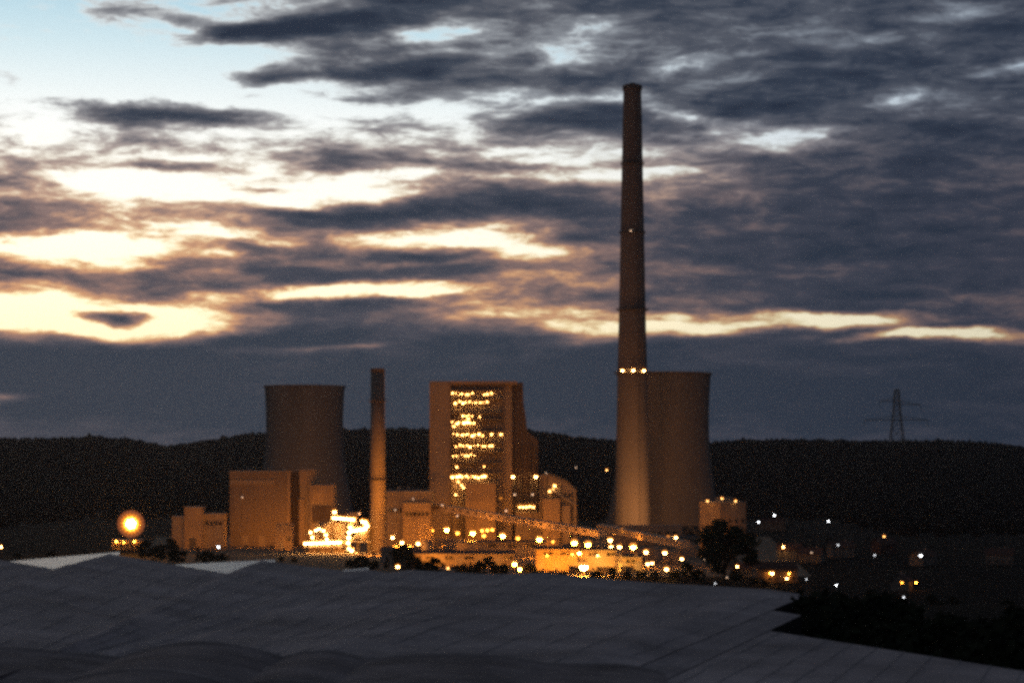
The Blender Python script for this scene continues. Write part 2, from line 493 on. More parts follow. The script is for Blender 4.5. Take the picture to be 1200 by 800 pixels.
# ------------------------------------------------------------------ trees
def blob_crowns(name, pts, rads, hts, seed, material):
    """many small uneven crowns joined into one mass (uncountable woodland)"""
    rs = np.random.RandomState(seed)
    bm = bmesh.new(); bmesh.ops.create_icosphere(bm, subdivisions=1, radius=1.0)
    bv = np.array([v.co[:] for v in bm.verts]); bf = np.array([[v.index for v in f.verts] for f in bm.faces]); bm.free()
    n, k = len(pts), len(bv)
    jit = 1 + rs.uniform(-0.32, 0.32, (n, k, 1))
    V = bv[None] * jit * np.stack([rads, rads, hts], -1)[:, None, :] + pts[:, None, :]
    Fc = (bf[None] + (np.arange(n) * k)[:, None, None]).reshape(-1, 3)
    me = bpy.data.meshes.new(name)
    V = V.reshape(-1, 3)
    me.vertices.add(len(V)); me.vertices.foreach_set('co', V.ravel())
    me.loops.add(len(Fc) * 3); me.loops.foreach_set('vertex_index', Fc.ravel().astype(np.int32))
    me.polygons.add(len(Fc)); me.polygons.foreach_set('loop_start', np.arange(0, len(Fc) * 3, 3, dtype=np.int32))
    me.polygons.foreach_set('loop_total', np.full(len(Fc), 3, dtype=np.int32))
    me.update(calc_edges=True); me.validate()
    me.materials.append(material)
    o = bpy.data.objects.new(name, me); COL.objects.link(o)
    return o

rs = np.random.RandomState(5)
N = 15000
fy = rs.uniform(2250, 3640, N); fx = rs.uniform(-1.0, 1.0, N) * (fy * 0.30)
# two breaks in the ridge line let single tops stand out
fr = rs.uniform(4.5, 8.0, N); fh = rs.uniform(4.5, 7.5, N) * np.where(rs.rand(N) < 0.05, 1.2, 1.0)
fz = terr(fx, fy) + fh * 0.55
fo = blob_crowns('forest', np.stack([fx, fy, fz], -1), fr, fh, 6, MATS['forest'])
tag(fo, 'dark wooded hills closing the valley behind the power plant', 'forest', kind='stuff')
N = 2600
gy_ = rs.uniform(1480, 2300, N); gx_ = rs.uniform(-1, 1, N) * gy_ * 0.3
keep = ~((np.abs(gx_ + 60) < 320) & (gy_ < 1900))
gx_, gy_ = gx_[keep], gy_[keep]
gr = rs.uniform(2.0, 4.6, len(gx_)); gh = rs.uniform(2.0, 4.6, len(gx_))
wo_ = blob_crowns('valley_scrub', np.stack([gx_, gy_, terr(gx_, gy_) + gh * 0.5], -1), gr, gh, 9, MATS['forest'])
tag(wo_, 'dark scrub covering the valley floor behind the plant', 'scrub', kind='stuff')

def tree_meshes(seed, H, R, nleaf, leaf, trunk_h, conic=0.0):
    """tapered trunk with limbs, and a crown of leaf-sized faces gathered in clumps"""
    r = random.Random(seed)
    tb = MB()
    tb.tube((0, 0, -0.6), (0, 0, trunk_h), R * 0.075, R * 0.055, 8)
    tb.tube((0, 0, trunk_h), (r.uniform(-.1, .1) * R, r.uniform(-.1, .1) * R, H * 0.85), R * 0.055, R * 0.012, 7)
    cl = []
    for i in range(26):
        t = r.random()
        zz = trunk_h * 0.7 + (H - trunk_h * 0.7) * (0.06 + 0.88 * t)
        prof = math.sqrt(max(0.05, 1 - (2 * t - 0.85) ** 2 * 0.85)) * (1 - conic * t)
        a = r.uniform(0, 6.283); rr = R * prof * (0.35 + 0.6 * math.sqrt(r.random()))
        c = Vector((rr * math.cos(a), rr * math.sin(a), zz))
        cl.append((c, R * r.uniform(0.2, 0.42) * (1 - 0.5 * conic * t)))
        if i % 2 == 0:
            st = Vector((0, 0, trunk_h * 0.8 + (zz - trunk_h * 0.8) * 0.45))
            tb.tube(st, c, R * 0.03, R * 0.008, 5, caps=False)
    cb_ = MB()
    for i in range(nleaf):
        c, cr = cl[r.randrange(len(cl))]
        d = Vector((r.gauss(0, 1), r.gauss(0, 1), r.gauss(0, 1))).normalized()
        p = c + Vector((d.x, d.y, d.z * 0.75)) * (cr * (0.45 + 0.62 * r.random()))
        if p.z < trunk_h * 0.35: p.z = trunk_h * 0.35 + r.random()
        n_ = (d + Vector((r.uniform(-.6, .6), r.uniform(-.6, .6), r.uniform(-.6, .6)))).normalized()
        a = n_.orthogonal().normalized(); b = n_.cross(a)
        th = r.uniform(0, 6.28); u = (a * math.cos(th) + b * math.sin(th)); w = n_.cross(u)
        s = leaf * r.uniform(0.6, 1.3)
        cb_.add([p - u * s, p + w * s * .55 + n_ * s * .12, p + u * s, p - w * s * .55 + n_ * s * .12], [(0, 1, 2, 3)])
    tm = bpy.data.meshes.new('trunk'); tm.from_pydata([tuple(v) for v in tb.v], [], tb.f); tm.materials.append(MATS['bark'])
    cm = bpy.data.meshes.new('crown'); cm.from_pydata([tuple(v) for v in cb_.v], [], cb_.f)
    return tm, cm

TREEKINDS = {}
def treekind(key, *a, leafmat='leaf', **k):
    tm, cm = tree_meshes(*a, **k)
    cm.materials.append(MATS[leafmat])
    TREEKINDS[key] = (tm, cm)
treekind('big', 3, 26.0, 11.6, 5200, 0.85, 4.0)
for i in range(3): treekind('broad%d' % i, 20 + i, 10.0, 4.6, 1500, 0.55, 2.0, leafmat='leaf_dark')
for i in range(2): treekind('cone%d' % i, 40 + i, 11.0, 2.6, 1100, 0.45, 1.2, conic=0.75, leafmat='leaf_dark')
for i in range(2): treekind('bush%d' % i, 50 + i, 5.0, 3.2, 900, 0.45, 0.6, leafmat='leaf_dark')

def plant_tree(kind, x, y, s, rz, label, group=None, name='tree', cat='tree', z=None):
    tm, cm = TREEKINDS[kind]
    root = thing(name, label, cat, (x, y, T(x, y) if z is None else z), group, rz)
    root.scale = (s, s, s)
    for nm, m_ in (('trunk', tm), ('crown', cm)):
        o = bpy.data.objects.new(nm, m_); COL.objects.link(o); o.parent = root
    return root

# ------------------------------------------------------------------ lamps
LM = {}
def lamp_mesh(r, m):
    """lens with its metal cap"""
    key = (round(r, 2), m)
    if key in LM: return LM[key]
    a = MB()
    r1 = .82 * r
    a.lathe([(0.3 * r1, -r1), (r1, -.35 * r1), (r1, .45 * r1), (0.3 * r1, r1)], 7, close=True)
    n1_ = len(a.f)
    # added glow shell round the bulb's upper half, imitates the lamp's halo
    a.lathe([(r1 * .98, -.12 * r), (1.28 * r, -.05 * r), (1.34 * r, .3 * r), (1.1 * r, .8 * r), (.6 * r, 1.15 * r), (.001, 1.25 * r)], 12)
    n2_ = len(a.f)
    a.lathe([(.55 * r, 1.16 * r), (.5 * r, 1.4 * r), (.001, 1.45 * r)], 8)
    me = bpy.data.meshes.new('lamp')
    me.from_pydata(a.v, [], a.f)
    me.materials.append(MATS[m]); me.materials.append(MATS['halo_cool' if ('cool' in m or 'faint' in m) else 'halo_orange']); me.materials.append(MATS['steel'])
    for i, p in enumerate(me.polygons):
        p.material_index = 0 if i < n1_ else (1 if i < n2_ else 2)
    LM[key] = me
    return me

def blamp(parent, p, r, m, name='lamp'):
    o = bpy.data.objects.new(name, lamp_mesh(r, m)); COL.objects.link(o)
    o.parent = parent
    l = ROOTLOC[parent.name]
    o.location = (p[0] - l[0], p[1] - l[1], p[2] - l[2])
    return o

# ------------------------------------------------------------------ tall chimney
D = 1450.0; cx = X(741, D)
ch = thing('tall_chimney', 'very tall tapering concrete chimney beside the right cooling tower', 'chimney', (cx, D, 0))
k = D / F
def chr_(z):
    ts = [(0, 11.3), (Z(437, D), 9.5), (Z(362, D), 8.5), (Z(190, D), 6.7), (Z(100, D), 5.7)]
    return float(np.interp(z, [a for a, b in ts], [b for a, b in ts]))
prof = [(chr_(z), z) for z in np.linspace(0, Z(101, D), 60)]
ztop = prof[-1][1]
prof += [(prof[-1][0] - 0.8, ztop), (prof[-1][0] - 0.9, ztop - 6)]
MB().lathe(prof, 48, (cx, D, 0)).build('shaft', MATS['concrete_dark'], ch, smooth=True)
MB().lathe([(5.7, ztop - 3.2), (6.15, ztop - 3.0), (6.2, ztop + .3), (5.2, ztop + .35), (5.0, ztop - 2)], 40, (cx, D, 0)).build('rim', MATS['concrete_dark'], ch)
for a in (0.5, 2.6, 4.7):
    fx_, fy_ = cx + 2.9 * math.cos(a), D + 2.9 * math.sin(a)
    MB().lathe([(1.9, ztop - 4), (1.9, ztop + 1.4), (1.6, ztop + 1.4), (1.6, ztop - 2)], 16, (fx_, fy_, 0)).build('flue', MATS['steel'], ch)
for i, (py, w) in enumerate(((104, 0.7), (192, 0.9), (273, 1.0), (363, 1.9), (437, 2.4))):
    z = Z(py, D); r = chr_(z)
    pf = MB().lathe([(r - .1, z - .5), (r + w, z - .3), (r + w, z), (r - .1, z)], 40, (cx, D, 0)).build('platform', MATS['steel'], ch)
    rl = MB()
    for q in range(28):
        a = q * 2 * math.pi / 28
        rl.bar((cx + (r + w - .1) * math.cos(a), D + (r + w - .1) * math.sin(a), z), (cx + (r + w - .1) * math.cos(a), D + (r + w - .1) * math.sin(a), z + 1.2), .05)
    for hz in (.6, 1.2):
        rl.lathe([(r + w - .15, z + hz - .06), (r + w - .03, z + hz - .06), (r + w - .03, z + hz + .06), (r + w - .15, z + hz + .06)], 40, (cx, D, 0))
    rl.build('railing', MATS['steel'], pf)
for j in range(16):
    z = 12 + j * 17.0; r = chr_(z)
    MB().lathe([(r - .1, z - .22), (r + .15, z - .2), (r + .15, z + .2), (r - .1, z + .22)], 40, (cx, D, 0)).build('lift_ring', MATS['concrete'], ch)
ld = MB()
for s in (-.35, .35):
    for j in range(40):
        z0, z1 = ztop * j / 40, ztop * (j + 1) / 40
        a = -1.2
        p0 = Vector((cx + (chr_(z0) + .35) * math.cos(a) + s, D + (chr_(z0) + .35) * math.sin(a), z0))
        p1 = Vector((cx + (chr_(z1) + .35) * math.cos(a) + s, D + (chr_(z1) + .35) * math.sin(a), z1))
        ld.bar(p0, p1, .09)
ld.build('ladder', MATS['steel'], ch)
zl = Z(436, D); rr = chr_(zl) + 2.4
for j in range(6):
    a = math.radians(-90 + 60 * j + (0 if j % 3 == 0 else 0))
    a = [-2.18, -1.57, -0.96, 0.96, 1.57, 2.18][j]
    blamp(ch, (cx + rr * math.cos(a) * (1.0), D + rr * math.sin(a), zl + .9), .85, 'lamp_warm')
zl = Z(273, D)
blamp(ch, (cx - 1.4, D - chr_(zl) - 1.3, zl + .6), .5, 'lamp_faint', 'beacon')

# ------------------------------------------------------------------ cooling towers
def cooling_tower(px, D, label):
    cx = X(px, D)
    root = thing('cooling_tower', label, 'cooling tower', (cx, D, 0), 'cooling towers')
    H = 109.3
    def rad(z):
        zt = 76.0
        return 30.4 * math.sqrt(1 + ((z - zt) / (74.0 if z > zt else 66.0)) ** 2 * (0.45 if z > zt else 0.62))
    pr = [(rad(z), z) for z in np.linspace(7, H, 44)]
    pr += [(pr[-1][0] - 1.0, H), (rad(H - 4) - 1.0, H - 4), (rad(60) - 1, 60), (rad(7) - 1.2, 7), (rad(7), 7)]
    MB().lathe(pr, 72, (cx, D, 0)).build('shell', MATS['concrete_dark'], root, smooth=True)
    MB().lathe([(rad(H) - .2, H - 1.2), (rad(H) + .8, H - 1.0), (rad(H) + .8, H + .2), (rad(H) - .9, H + .25)], 72, (cx, D, 0)).build('rim', MATS['concrete'], root)
    for j in range(10):
        z = 14 + j * 9.2
        MB().lathe([(rad(z) - .1, z - .22), (rad(z) + .16, z - .2), (rad(z) + .16, z + .2), (rad(z) - .1, z + .22)], 72, (cx, D, 0)).build('lift_ring', MATS['concrete'], root)
    for j in range(24):
        cbm = MB()
        for s in (-1, 1):
            a0 = 2 * math.pi * j / 24; a1 = a0 + s * math.pi / 24
            cbm.tube((cx + (rad(0) + .5) * math.cos(a0), D + (rad(0) + .5) * math.sin(a0), -.3), (cx + (rad(7) - .6) * math.cos(a1), D + (rad(7) - .6) * math.sin(a1), 7.4), .45, .45, 6)
        cbm.build('column', MATS['concrete_dark'], root)
    MB().lathe([(rad(0) + 3, -.4), (rad(0) + 3, 1.0), (rad(0) + 2.6, 1.0), (rad(0) + 2.6, -.4)], 60, (cx, D, 0)).build('basin', MATS['concrete'], root)
    return root
cooling_tower(778, 1540.0, 'big hyperbolic concrete cooling tower right behind the tall chimney')
cooling_tower(357, 1801.0, 'dark cooling tower standing behind the brown boiler house on the left')

# ------------------------------------------------------------------ slim chimney
D = 1250.0; cx = X(442.5, D)
sc_ = thing('slim_chimney', 'slim pale chimney rising from the floodlit filter plant', 'chimney', (cx, D, 0))
zt = Z(432, D)
MB().lathe([(4.3, -.5), (4.25, 20), (4.0, 50), (3.8, zt), (3.3, zt), (3.2, zt - 5)], 36, (cx, D, 0)).build('shaft', MATS['concrete'], sc_, smooth=True)
MB().lathe([(3.8, zt - 1.8), (4.0, zt - 1.7), (4.0, zt + .15), (3.5, zt + .2)], 36, (cx, D, 0)).build('rim', MATS['steel'], sc_)
for py in (470, 562):
    z = Z(py, D)
    pf = MB().lathe([(4.0, z - .4), (5.1, z - .25), (5.1, z), (4.0, z)], 28, (cx, D, 0)).build('platform', MATS['steel'], sc_)
    rl = MB()
    for q in range(18):
        a = q * math.pi / 9
        rl.bar((cx + 5 * math.cos(a), D + 5 * math.sin(a), z), (cx + 5 * math.cos(a), D + 5 * math.sin(a), z + 1.2), .05)
    rl.lathe([(4.95, z + 1.1), (5.07, z + 1.1), (5.07, z + 1.25), (4.95, z + 1.25)], 28, (cx, D, 0))
    rl.build('railing', MATS['steel'], pf)
MB().bar((cx + 4.2, D - 1.6, 0), (cx + 3.9, D - 1.5, zt), .22).build('ladder', MATS['steel_pale'], sc_)

# ------------------------------------------------------------------ building pieces
def ribs(mb, x0, x1, y, z0, z1, step, d=.18, w=.3):
    n = max(1, int((x1 - x0) / step))
    for i in range(n + 1):
        x = x0 + (x1 - x0) * i / n
        mb.box(x - w / 2, x + w / 2, y - d, y + .02, z0, z1)
    return mb

def block(root, x0, x1, y0, y1, z1, m='cladding', z0=-.3, rib=7.0, parapet=True, name='wall'):
    w = MB().box(x0, x1, y0, y1, z0, z1).build(name, MATS[m], root)
    if rib:
        ribs(MB(), x0 + .15, x1 - .15, y0, z0, z1 - .3, rib).build('pilaster', MATS[m], w)
    if parapet:
        MB().box(x0 - .25, x1 + .25, y0 - .25, y1 + .25, z1, z1 + .7).build('parapet', MATS['steel_pale'], w)
    return w

def windows(root, x0, x1, y, z, h, n, fill=.7, lit=()):
    for i in range(n):
        a = x0 + (x1 - x0) * (i + .5) / n; wd = (x1 - x0) / n * fill / 2
        f = MB()
        f.box(a - wd - .15, a + wd + .15, y - .16, y + .05, z - .15, z)
        f.box(a - wd - .15, a + wd + .15, y - .16, y + .05, z + h, z + h + .15)
        f.box(a - wd - .15, a - wd, y - .16, y + .05, z, z + h)
        f.box(a + wd, a + wd + .15, y - .16, y + .05, z, z + h)
        wo2 = f.build('window', MATS['steel'], root)
        MB().box(a - wd, a + wd, y - .06, y + .04, z, z + h).build('pane', MATS['lamp_warm_soft'] if i in lit else MATS['window_glass'], wo2)

def vents(root, x0, x1, y0, y1, z, n, seed):
    r = random.Random(seed)
    for i in range(n):
        x = r.uniform(x0 + 2, x1 - 2); y = r.uniform(y0 + 2, y1 - 2); s = r.uniform(.7, 1.6); h = r.uniform(1, 2.6)
        MB().box(x - s, x + s, y - s, y + s, z, z + h).box(x - s * 1.2, x + s * 1.2, y - s * 1.2, y + s * 1.2, z + h, z + h + .3).build('roof_vent', MATS['steel_pale'], root)

# ------------------------------------------------------------------ brown boiler house, left
D = 1330.0
lb = thing('boiler_house', 'large plain brown boiler house in front of the left cooling tower', 'building', (X(310, D), D, 0))
w = block(lb, X(269, D), X(340, D), D, D + 34, Z(553, D), 'cladding_mid')
MB().box(X(269, D) + .4, X(322, D), D - .5, D + .02, Z(567, D), Z(562, D)).build('clerestory_band', MATS['cladding'], w)
MB().box(X(336.5, D), X(340.2, D), D - .9, D + 1, 0, Z(551, D)).build('downpipe_shaft', MATS['cladding_tan'], w)
MB().box(X(283, D), X(291, D), D - .2, D + .02, 0, 6.5).build('door', MATS['cladding'], w)
MB().box(X(303, D), X(311, D), D - .2, D + .02, 0, 6.5).build('door', MATS['cladding'], w)
vents(w, X(270, D), X(340, D), D, D + 30, Z(553, D) + .0, 6, 3)
w2 = block(lb, X(340.4, D), X(352, D), D + 7, D + 30, Z(552, D), 'cladding_dark', rib=0, name='recess_wall')
w3 = block(lb, X(351, D), X(369, D), D + 2, D + 28, Z(551, D), 'cladding', rib=4, name='stair_tower')
MB().box(X(351, D) - .3, X(369, D) + .3, D + 1.6, D + 2.02, Z(568, D), Z(551.5, D)).build('tower_head', MATS['cladding_tan'], w3)
MB().box(X(351, D) - .4, X(357, D), D + 1.2, D + 2.0, 0, Z(584, D)).build('lift_shaft', MATS['cladding_tan'], w3)
w4 = block(lb, X(364, D), X(391, D), D - 3, D + 24, Z(569, D), 'cladding', rib=5, name='annex_wall')
MB().box(X(363.5, D) - .2, X(391.5, D), D - 3.5, D - 2.98, Z(588, D), Z(568, D)).build('annex_head', MATS['cladding_tan'], w4)
MB().box(X(366, D), X(389, D), D - 3.3, D - 2.98, Z(612, D), Z(592, D)).build('louvre_panel', MATS['cladding_dark'], w4)
blamp(lb, (X(284, D), D - 1.2, Z(582, D)), .42, 'lamp_faint')
D = 1285.0
kb_ = thing('transformer_house', 'small tan block at the foot of the brown boiler house', 'building', (X(333, D), D, 0))
w = block(kb_, X(323, D), X(343, D), D, D + 9, Z(615, D), 'cladding_tan', rib=0)
MB().box(X(327, D), X(332, D), D - .12, D + .02, 0, 4.2).build('door', MATS['steel_pale'], w)
MB().box(X(336, D), X(341, D), D - .1, D + .02, 5, 7.5).build('louvre_panel', MATS['steel'], w)

# ------------------------------------------------------------------ far-left low works
D = 1300.0
lw = thing('pump_house', 'low brown block with a square tower behind the left trees', 'building', (X(228, D), D, 0))
w = block(lw, X(201, D), X(216, D), D + 2, D + 14, Z(606, D), 'cladding', rib=3)
w2 = block(lw, X(216, D), X(237, D), D, D + 12, Z(595, D), 'cladding_tan', rib=5, name='tower_wall')
w3 = block(lw, X(237, D), X(262, D), D + 3, D + 15, Z(603, D), 'cladding', rib=4, name='wing_wall')
windows(w3, X(239, D), X(260, D), D + 3, Z(615, D), 2, 4, .5)
MB().box(X(222, D), X(230, D), D - .15, D + .02, 0, 6).build('door', MATS['steel'], w2)
D = 1292.0
gh_ = thing('gate_house', 'tiny flat-roofed gate house under the brightest orange floodlight', 'building', (X(148, D), D, 0))
w = block(gh_, X(131, D), X(166, D), D, D + 8, Z(633, D), 'cladding_tan', rib=0)
windows(w, X(133, D), X(164, D), D, Z(641, D), 1.5, 5, .6)

# ------------------------------------------------------------------ floodlit filter plant (open steel decks)
D = 1235.0
fp = thing('filter_plant', 'open steel filter plant blazing with deck lights beside the slim chimney', 'industrial structure', (X(395, D), D, 0))
x0, x1 = X(358, D), X(432, D)
for px in (358, 374, 390, 405, 419, 432):
    for dy in (0, 12):
        top = Z(632 if px < 389 else (600 if px < 412 else 610), D)
        MB().box(X(px, D) - .3, X(px, D) + .3, D + dy - .3, D + dy + .3, -.3, top).build('column', MATS['steel'], fp)
for (pa, pb, py) in ((356, 402, 640), (358, 392, 626), (388, 434, 634), (389, 418, 604.5), (404, 434, 617)):
    dk = MB().box(X(pa, D), X(pb, D), D - .8, D + 13, Z(py, D) - .35, Z(py, D)).build('deck', MATS['steel_pale'], fp)
    rl = MB()
    for zz in (.6, 1.1): rl.bar((X(pa, D), D - .75, Z(py, D) + zz), (X(pb, D), D - .75, Z(py, D) + zz), .05)
    rl.build('railing', MATS['steel'], dk)
MB().box(X(361, D), X(403, D), D + 1, D + 12, -.3, Z(643, D)).build('base_wall', MATS['cladding_tan'], fp)
for i in range(6):
    xa = X(363 + i * 6.5, D)
    MB().box(xa, xa + 2.0, D + .86, D + 1.02, .4, 5.2).build('door', MATS['cladding'], fp)
    blamp(fp, (xa + 2.6, D - 1.0, 6.2), .28, 'lamp_wall_or_fill')  # small lamps added to brighten the base wall
MB().box(X(369, D), X(404, D), D + 5, D + 12, Z(640, D), Z(612, D)).build('filter_casing', MATS['cladding'], fp)
for px, py, r in ((381, 624, 2.6), (412, 612, 3.0), (425, 628, 3.0)):
    MB().lathe([(.01, -3.5), (r * .4, -3), (r, 0), (r, 4.5), (r * .9, 5.2), (.01, 5.6)], 20, (X(px, D), D + 4, Z(py, D))).build('hopper', MATS['steel_pale'], fp, smooth=True)
for a, b in (((392, 602), (430, 625)), ((405, 640), (433, 612)), ((372, 628), (392, 606))):
    MB().tube(at(a[0], a[1], D + 3), at(b[0], b[1], D + 3), .8, .8, 12).build('duct', MATS['steel_pale'], fp, smooth=True)
rr_ = random.Random(4)
def strip(root, pts, D, r, m, name='lamp'):
    for px, py in pts:
        blamp(root, at(px, py, D - 1.2), r, m, name)
strip(fp, [(357.5 + i * 3.4, 636 - .12 * i) for i in range(13)], D, .85, 'lamp_warm')
strip(fp, [(364, 623), (370, 620.5), (366, 629), (374, 619), (379, 621), (382, 626), (383, 631)], D, .75, 'lamp_warm')
strip(fp, [(392, 599)], D, .95, 'lamp_warm')
strip(fp, [(391 + i * 3.3, 606 + .25 * i) for i in range(8)], D, .9, 'lamp_warm')
strip(fp, [(412 + i * 3.2, 621 - .5 * i) for i in range(6)], D, 1.1, 'lamp_warm')
strip(fp, [(428, 611), (430, 615), (425, 610)], D, 1.1, 'lamp_warm')
strip(fp, [(410.5, 617), (409, 623), (408.5, 629), (408, 635), (409.5, 642), (412, 644)], D, 1.05, 'lamp_warm')
strip(fp, [(418, 649)], D, .9, 'lamp_warm')
strip(fp, [(421, 601.5)], D, .5, 'lamp_faint')

# ------------------------------------------------------------------ turbine hall
D = 1340.0
th = thing('turbine_hall', 'brown turbine hall between the slim chimney and the lit boiler tower', 'building', (X(478, D), D, 0))
w = block(th, X(452, D), X(506, D), D + 6, D + 40, Z(577, D), 'cladding', rib=6)
w2 = block(th, X(472, D), X(505, D), D, D + 5.9, Z(590, D), 'cladding_tan', rib=6, name='front_bay')
windows(w2, X(474, D), X(503, D), D, Z(604, D), 2.2, 6, .55)
windows(w, X(454, D), X(471, D), D + 6, Z(600, D), 2.2, 4, .55)
vents(w, X(452, D), X(505, D), D + 8, D + 38, Z(577, D) + .7, 5, 9)
blamp(th, at(463, 597, D + 4), .45, 'lamp_faint')
blamp(th, at(484, 584, D + 4), .4, 'lamp_faint')

# ------------------------------------------------------------------ main boiler tower with lit decks
D = 1400.0
bt = thing('boiler_tower', 'tall boiler tower with rows of lit decks in the middle of the plant', 'building', (X(560, D), D, 0))
zt = Z(450, D)
w = MB().box(X(527, D), X(600, D), D + 4, D + 44, -.3, zt).build('core_wall', MATS['cladding'], bt)
wl = block(bt, X(504, D), X(527.5, D), D - 2, D + 44, Z(448, D), 'cladding', rib=0, name='stair_tower')
ribs(MB(), X(504, D) + .2, X(527.5, D) - .2, D - 2, 0, Z(449, D), 12.4, .35, .9).build('corner_strip', MATS['cladding_tan'], wl)
MB().box(X(527.6, D), X(606, D), D - 1, D + 44, zt + .02, Z(446.5, D)).build('roof_slab', MATS['cladding_tan'], bt)
MB().prism([(X(590, D), 0), (X(631, D), 0), (X(631, D), Z(516, D)), (X(618, D), Z(505, D)), (X(616.5, D), Z(490, D)), (X(613.5, D), Z(470, D)), (X(613, D), Z(447.5, D)), (X(590, D), Z(447.5, D))][::-1], D + 9.1, D + 40).build('flue_casing', MATS['cladding_dark'], bt)
MB().box(X(594, D), X(598, D), D + 6.5, D + 9.0, 0, Z(520, D)).build('downcomer', MATS['steel_pale'], bt)
for px in (604, 611, 622, 628):
    MB().tube((X(px, D), D + 8.2, 0), (X(px, D), D + 8.2, Z(519 + (px % 5), D)), .5, .5, 8).build('riser_pipe', MATS['steel'], bt)
for px in (528.5, 543, 557, 571, 589):
    MB().box(X(px, D) - .35, X(px, D) + .35, D - .6, D + .1, -.3, zt).build('column', MATS['steel'], bt)
_cols = (528.5, 543, 557, 571, 589)
for q in range(4):
    for lv in range(6):
        za, zb_ = 14 + lv * 14.0, 28 + lv * 14.0
        if (q + lv) % 3 == 2 or zb_ > zt: continue
        br = MB().bar((X(_cols[q], D), D - .3, za), (X(_cols[q + 1], D), D - .3, zb_), .22)
        if (q * 3 + lv) % 2: br.bar((X(_cols[q + 1], D), D - .3, za), (X(_cols[q], D), D - .3, zb_), .22)
        br.build('brace', MATS['steel_pale'], bt)
for px in (537, 550, 563, 579, 584):
    MB().tube((X(px, D), D + 2.6, 4), (X(px, D), D + 2.6, zt - 6 - (px % 7) * 3), .55, .55, 8).build('riser_pipe', MATS['steel_pale'], bt)
for lv in range(7):
    z0 = 20 + lv * 11.0
    MB().add([(X(580, D), D - .9, z0), (X(588, D), D - .9, z0 + 5.5), (X(588, D), D + .4, z0 + 5.5), (X(580, D), D + .4, z0)], [(0, 1, 2, 3)]).build('stair_flight', MATS['steel_pale'], bt)
ROWS = [(461, [(531, 553), (568, 576)], .62), (471, [(534, 571)], .62), (487, [(543, 554), (563, 563)], .55), (495, [(530, 556)], .85),
        (509, [(532, 566), (575, 577), (586, 588)], .7), (522, [(535, 577)], .65), (533, [(532, 557)], .6), (546, [(535, 536), (566, 567)], .6),
        (558, [(531, 569)], .78)]
for py, segs, r in ROWS:
    dk = MB().box(X(528, D), X(590, D), D - .9, D + 3.95, Z(py - 4.2, D) - .3, Z(py - 4.2, D)).build('deck', MATS['steel_pale'], bt)
    rl = MB()
    for hz in (.55, 1.1): rl.bar((X(528, D), D - .85, Z(py - 4.2, D) + hz), (X(590, D), D - .85, Z(py - 4.2, D) + hz), .05)
    rl.build('railing', MATS['steel'], dk)
    for a, b in segs:
        n = max(1, int(round((b - a) / 4.0)) + 1)
        for i in range(n):
            px = a + (b - a) * (i / (n - 1) if n > 1 else .5) + rr_.uniform(-1.2, 1.2)
            blamp(bt, at(px, py + rr_.uniform(-1.1, 1.1), D - 1.2), r * rr_.choice((.5, .7, .85, 1.0, 1.25)), 'lamp_platform')
for px, py in ((537, 564), (541, 568), (543, 571), (534, 579), (532, 499), (549, 490)):
    blamp(bt, at(px, py, D - 1.5), .6, 'lamp_platform')
MB().box(X(546, D), X(581, D), D - 8, D - .95, -.3, Z(566, D)).build('ash_hall', MATS['cladding_tan'], bt)
MB().box(X(546, D) - .2, X(581, D) + .2, D - 8.2, D - .95, Z(566, D), Z(565, D)).build('ash_hall_roof', MATS['steel_pale'], bt)
for px, py, r, m in ((601, 558, .95, 'lamp_warm'), (628, 558, .95, 'lamp_warm'), (587, 584, 1.0, 'lamp_warm'), (603, 579, .6, 'lamp_faint'), (624, 579, .6, 'lamp_faint'),
                  (593, 598, .6, 'lamp_faint'), (640, 554, .4, 'lamp_faint')):
    blamp(bt, at(px, py, D + (5 if py < 590 else -8)), r, m)
for i in range(5): blamp(bt, at(609 + i * 4, 593.5 - (i == 3) * .8, D + 4), .75, 'lamp_platform')
for i in range(3): blamp(bt, at(610 + i * 4, 603, D + 4), .7, 'lamp_platform')
for i in range(5): blamp(bt, at(627 + i * 4, 603 - .5 * (i % 2), D + 4), .85, 'lamp_platform')
MB().box(X(604, D), X(650, D), D + 1.5, D + 8.8, -.3, Z(600, D)).build('mill_bay', MATS['cladding'], bt)
MB().box(X(605, D), X(648, D), D + 1.0, D + 8.8, Z(590, D), Z(589, D)).build('mill_deck', MATS['steel_pale'], bt)
# stepped bunker house to the right
D = 1385.0
si = thing('bunker_house', 'grey stepped bunker house with a sloping top right of the lit boiler tower', 'building', (X(652, D), D, 0))
MB().prism([(X(633, D), -.3), (X(633, D), Z(558, D)), (X(643, D), Z(557, D)), (X(664, D), Z(565, D)), (X(675, D), Z(575, D)), (X(676.5, D), -.3)][::-1], D, D + 22).build('wall', MATS['cladding'], si)
MB().prism([(X(632, D), Z(557.6, D)), (X(643.5, D), Z(556.2, D)), (X(664.5, D), Z(564.2, D)), (X(676, D), Z(575, D)), (X(676, D), Z(574, D)), (X(664.5, D), Z(563, D)), (X(643.5, D), Z(555, D)), (X(632, D), Z(556.4, D))], D - .4, D + 22.4).build('roof', MATS['steel_pale'], si)
MB().box(X(636, D), X(656, D), D - 6, D - .05, -.3, Z(584, D)).build('annex', MATS['cladding_tan'], si)
MB().box(X(658, D), X(668, D), D - 4, D - .05, -.3, Z(592, D)).build('annex', MATS['cladding'], si)
for px, t in ((635, 560), (641, 559), (657, 566), (671, 576)):
    MB().tube((X(px, D), D - .7, 0), (X(px, D), D - .7, Z(t, D)), .4, .4, 8).build('downpipe', MATS['steel'], si)
MB().tube(at(644, 572, D - 1), at(672, 590, D - 1), .9, .9, 10).build('chute', MATS['steel_pale'], si)
windows(si, X(645, D), X(670, D), D, Z(582, D), 2.0, 5, .5)
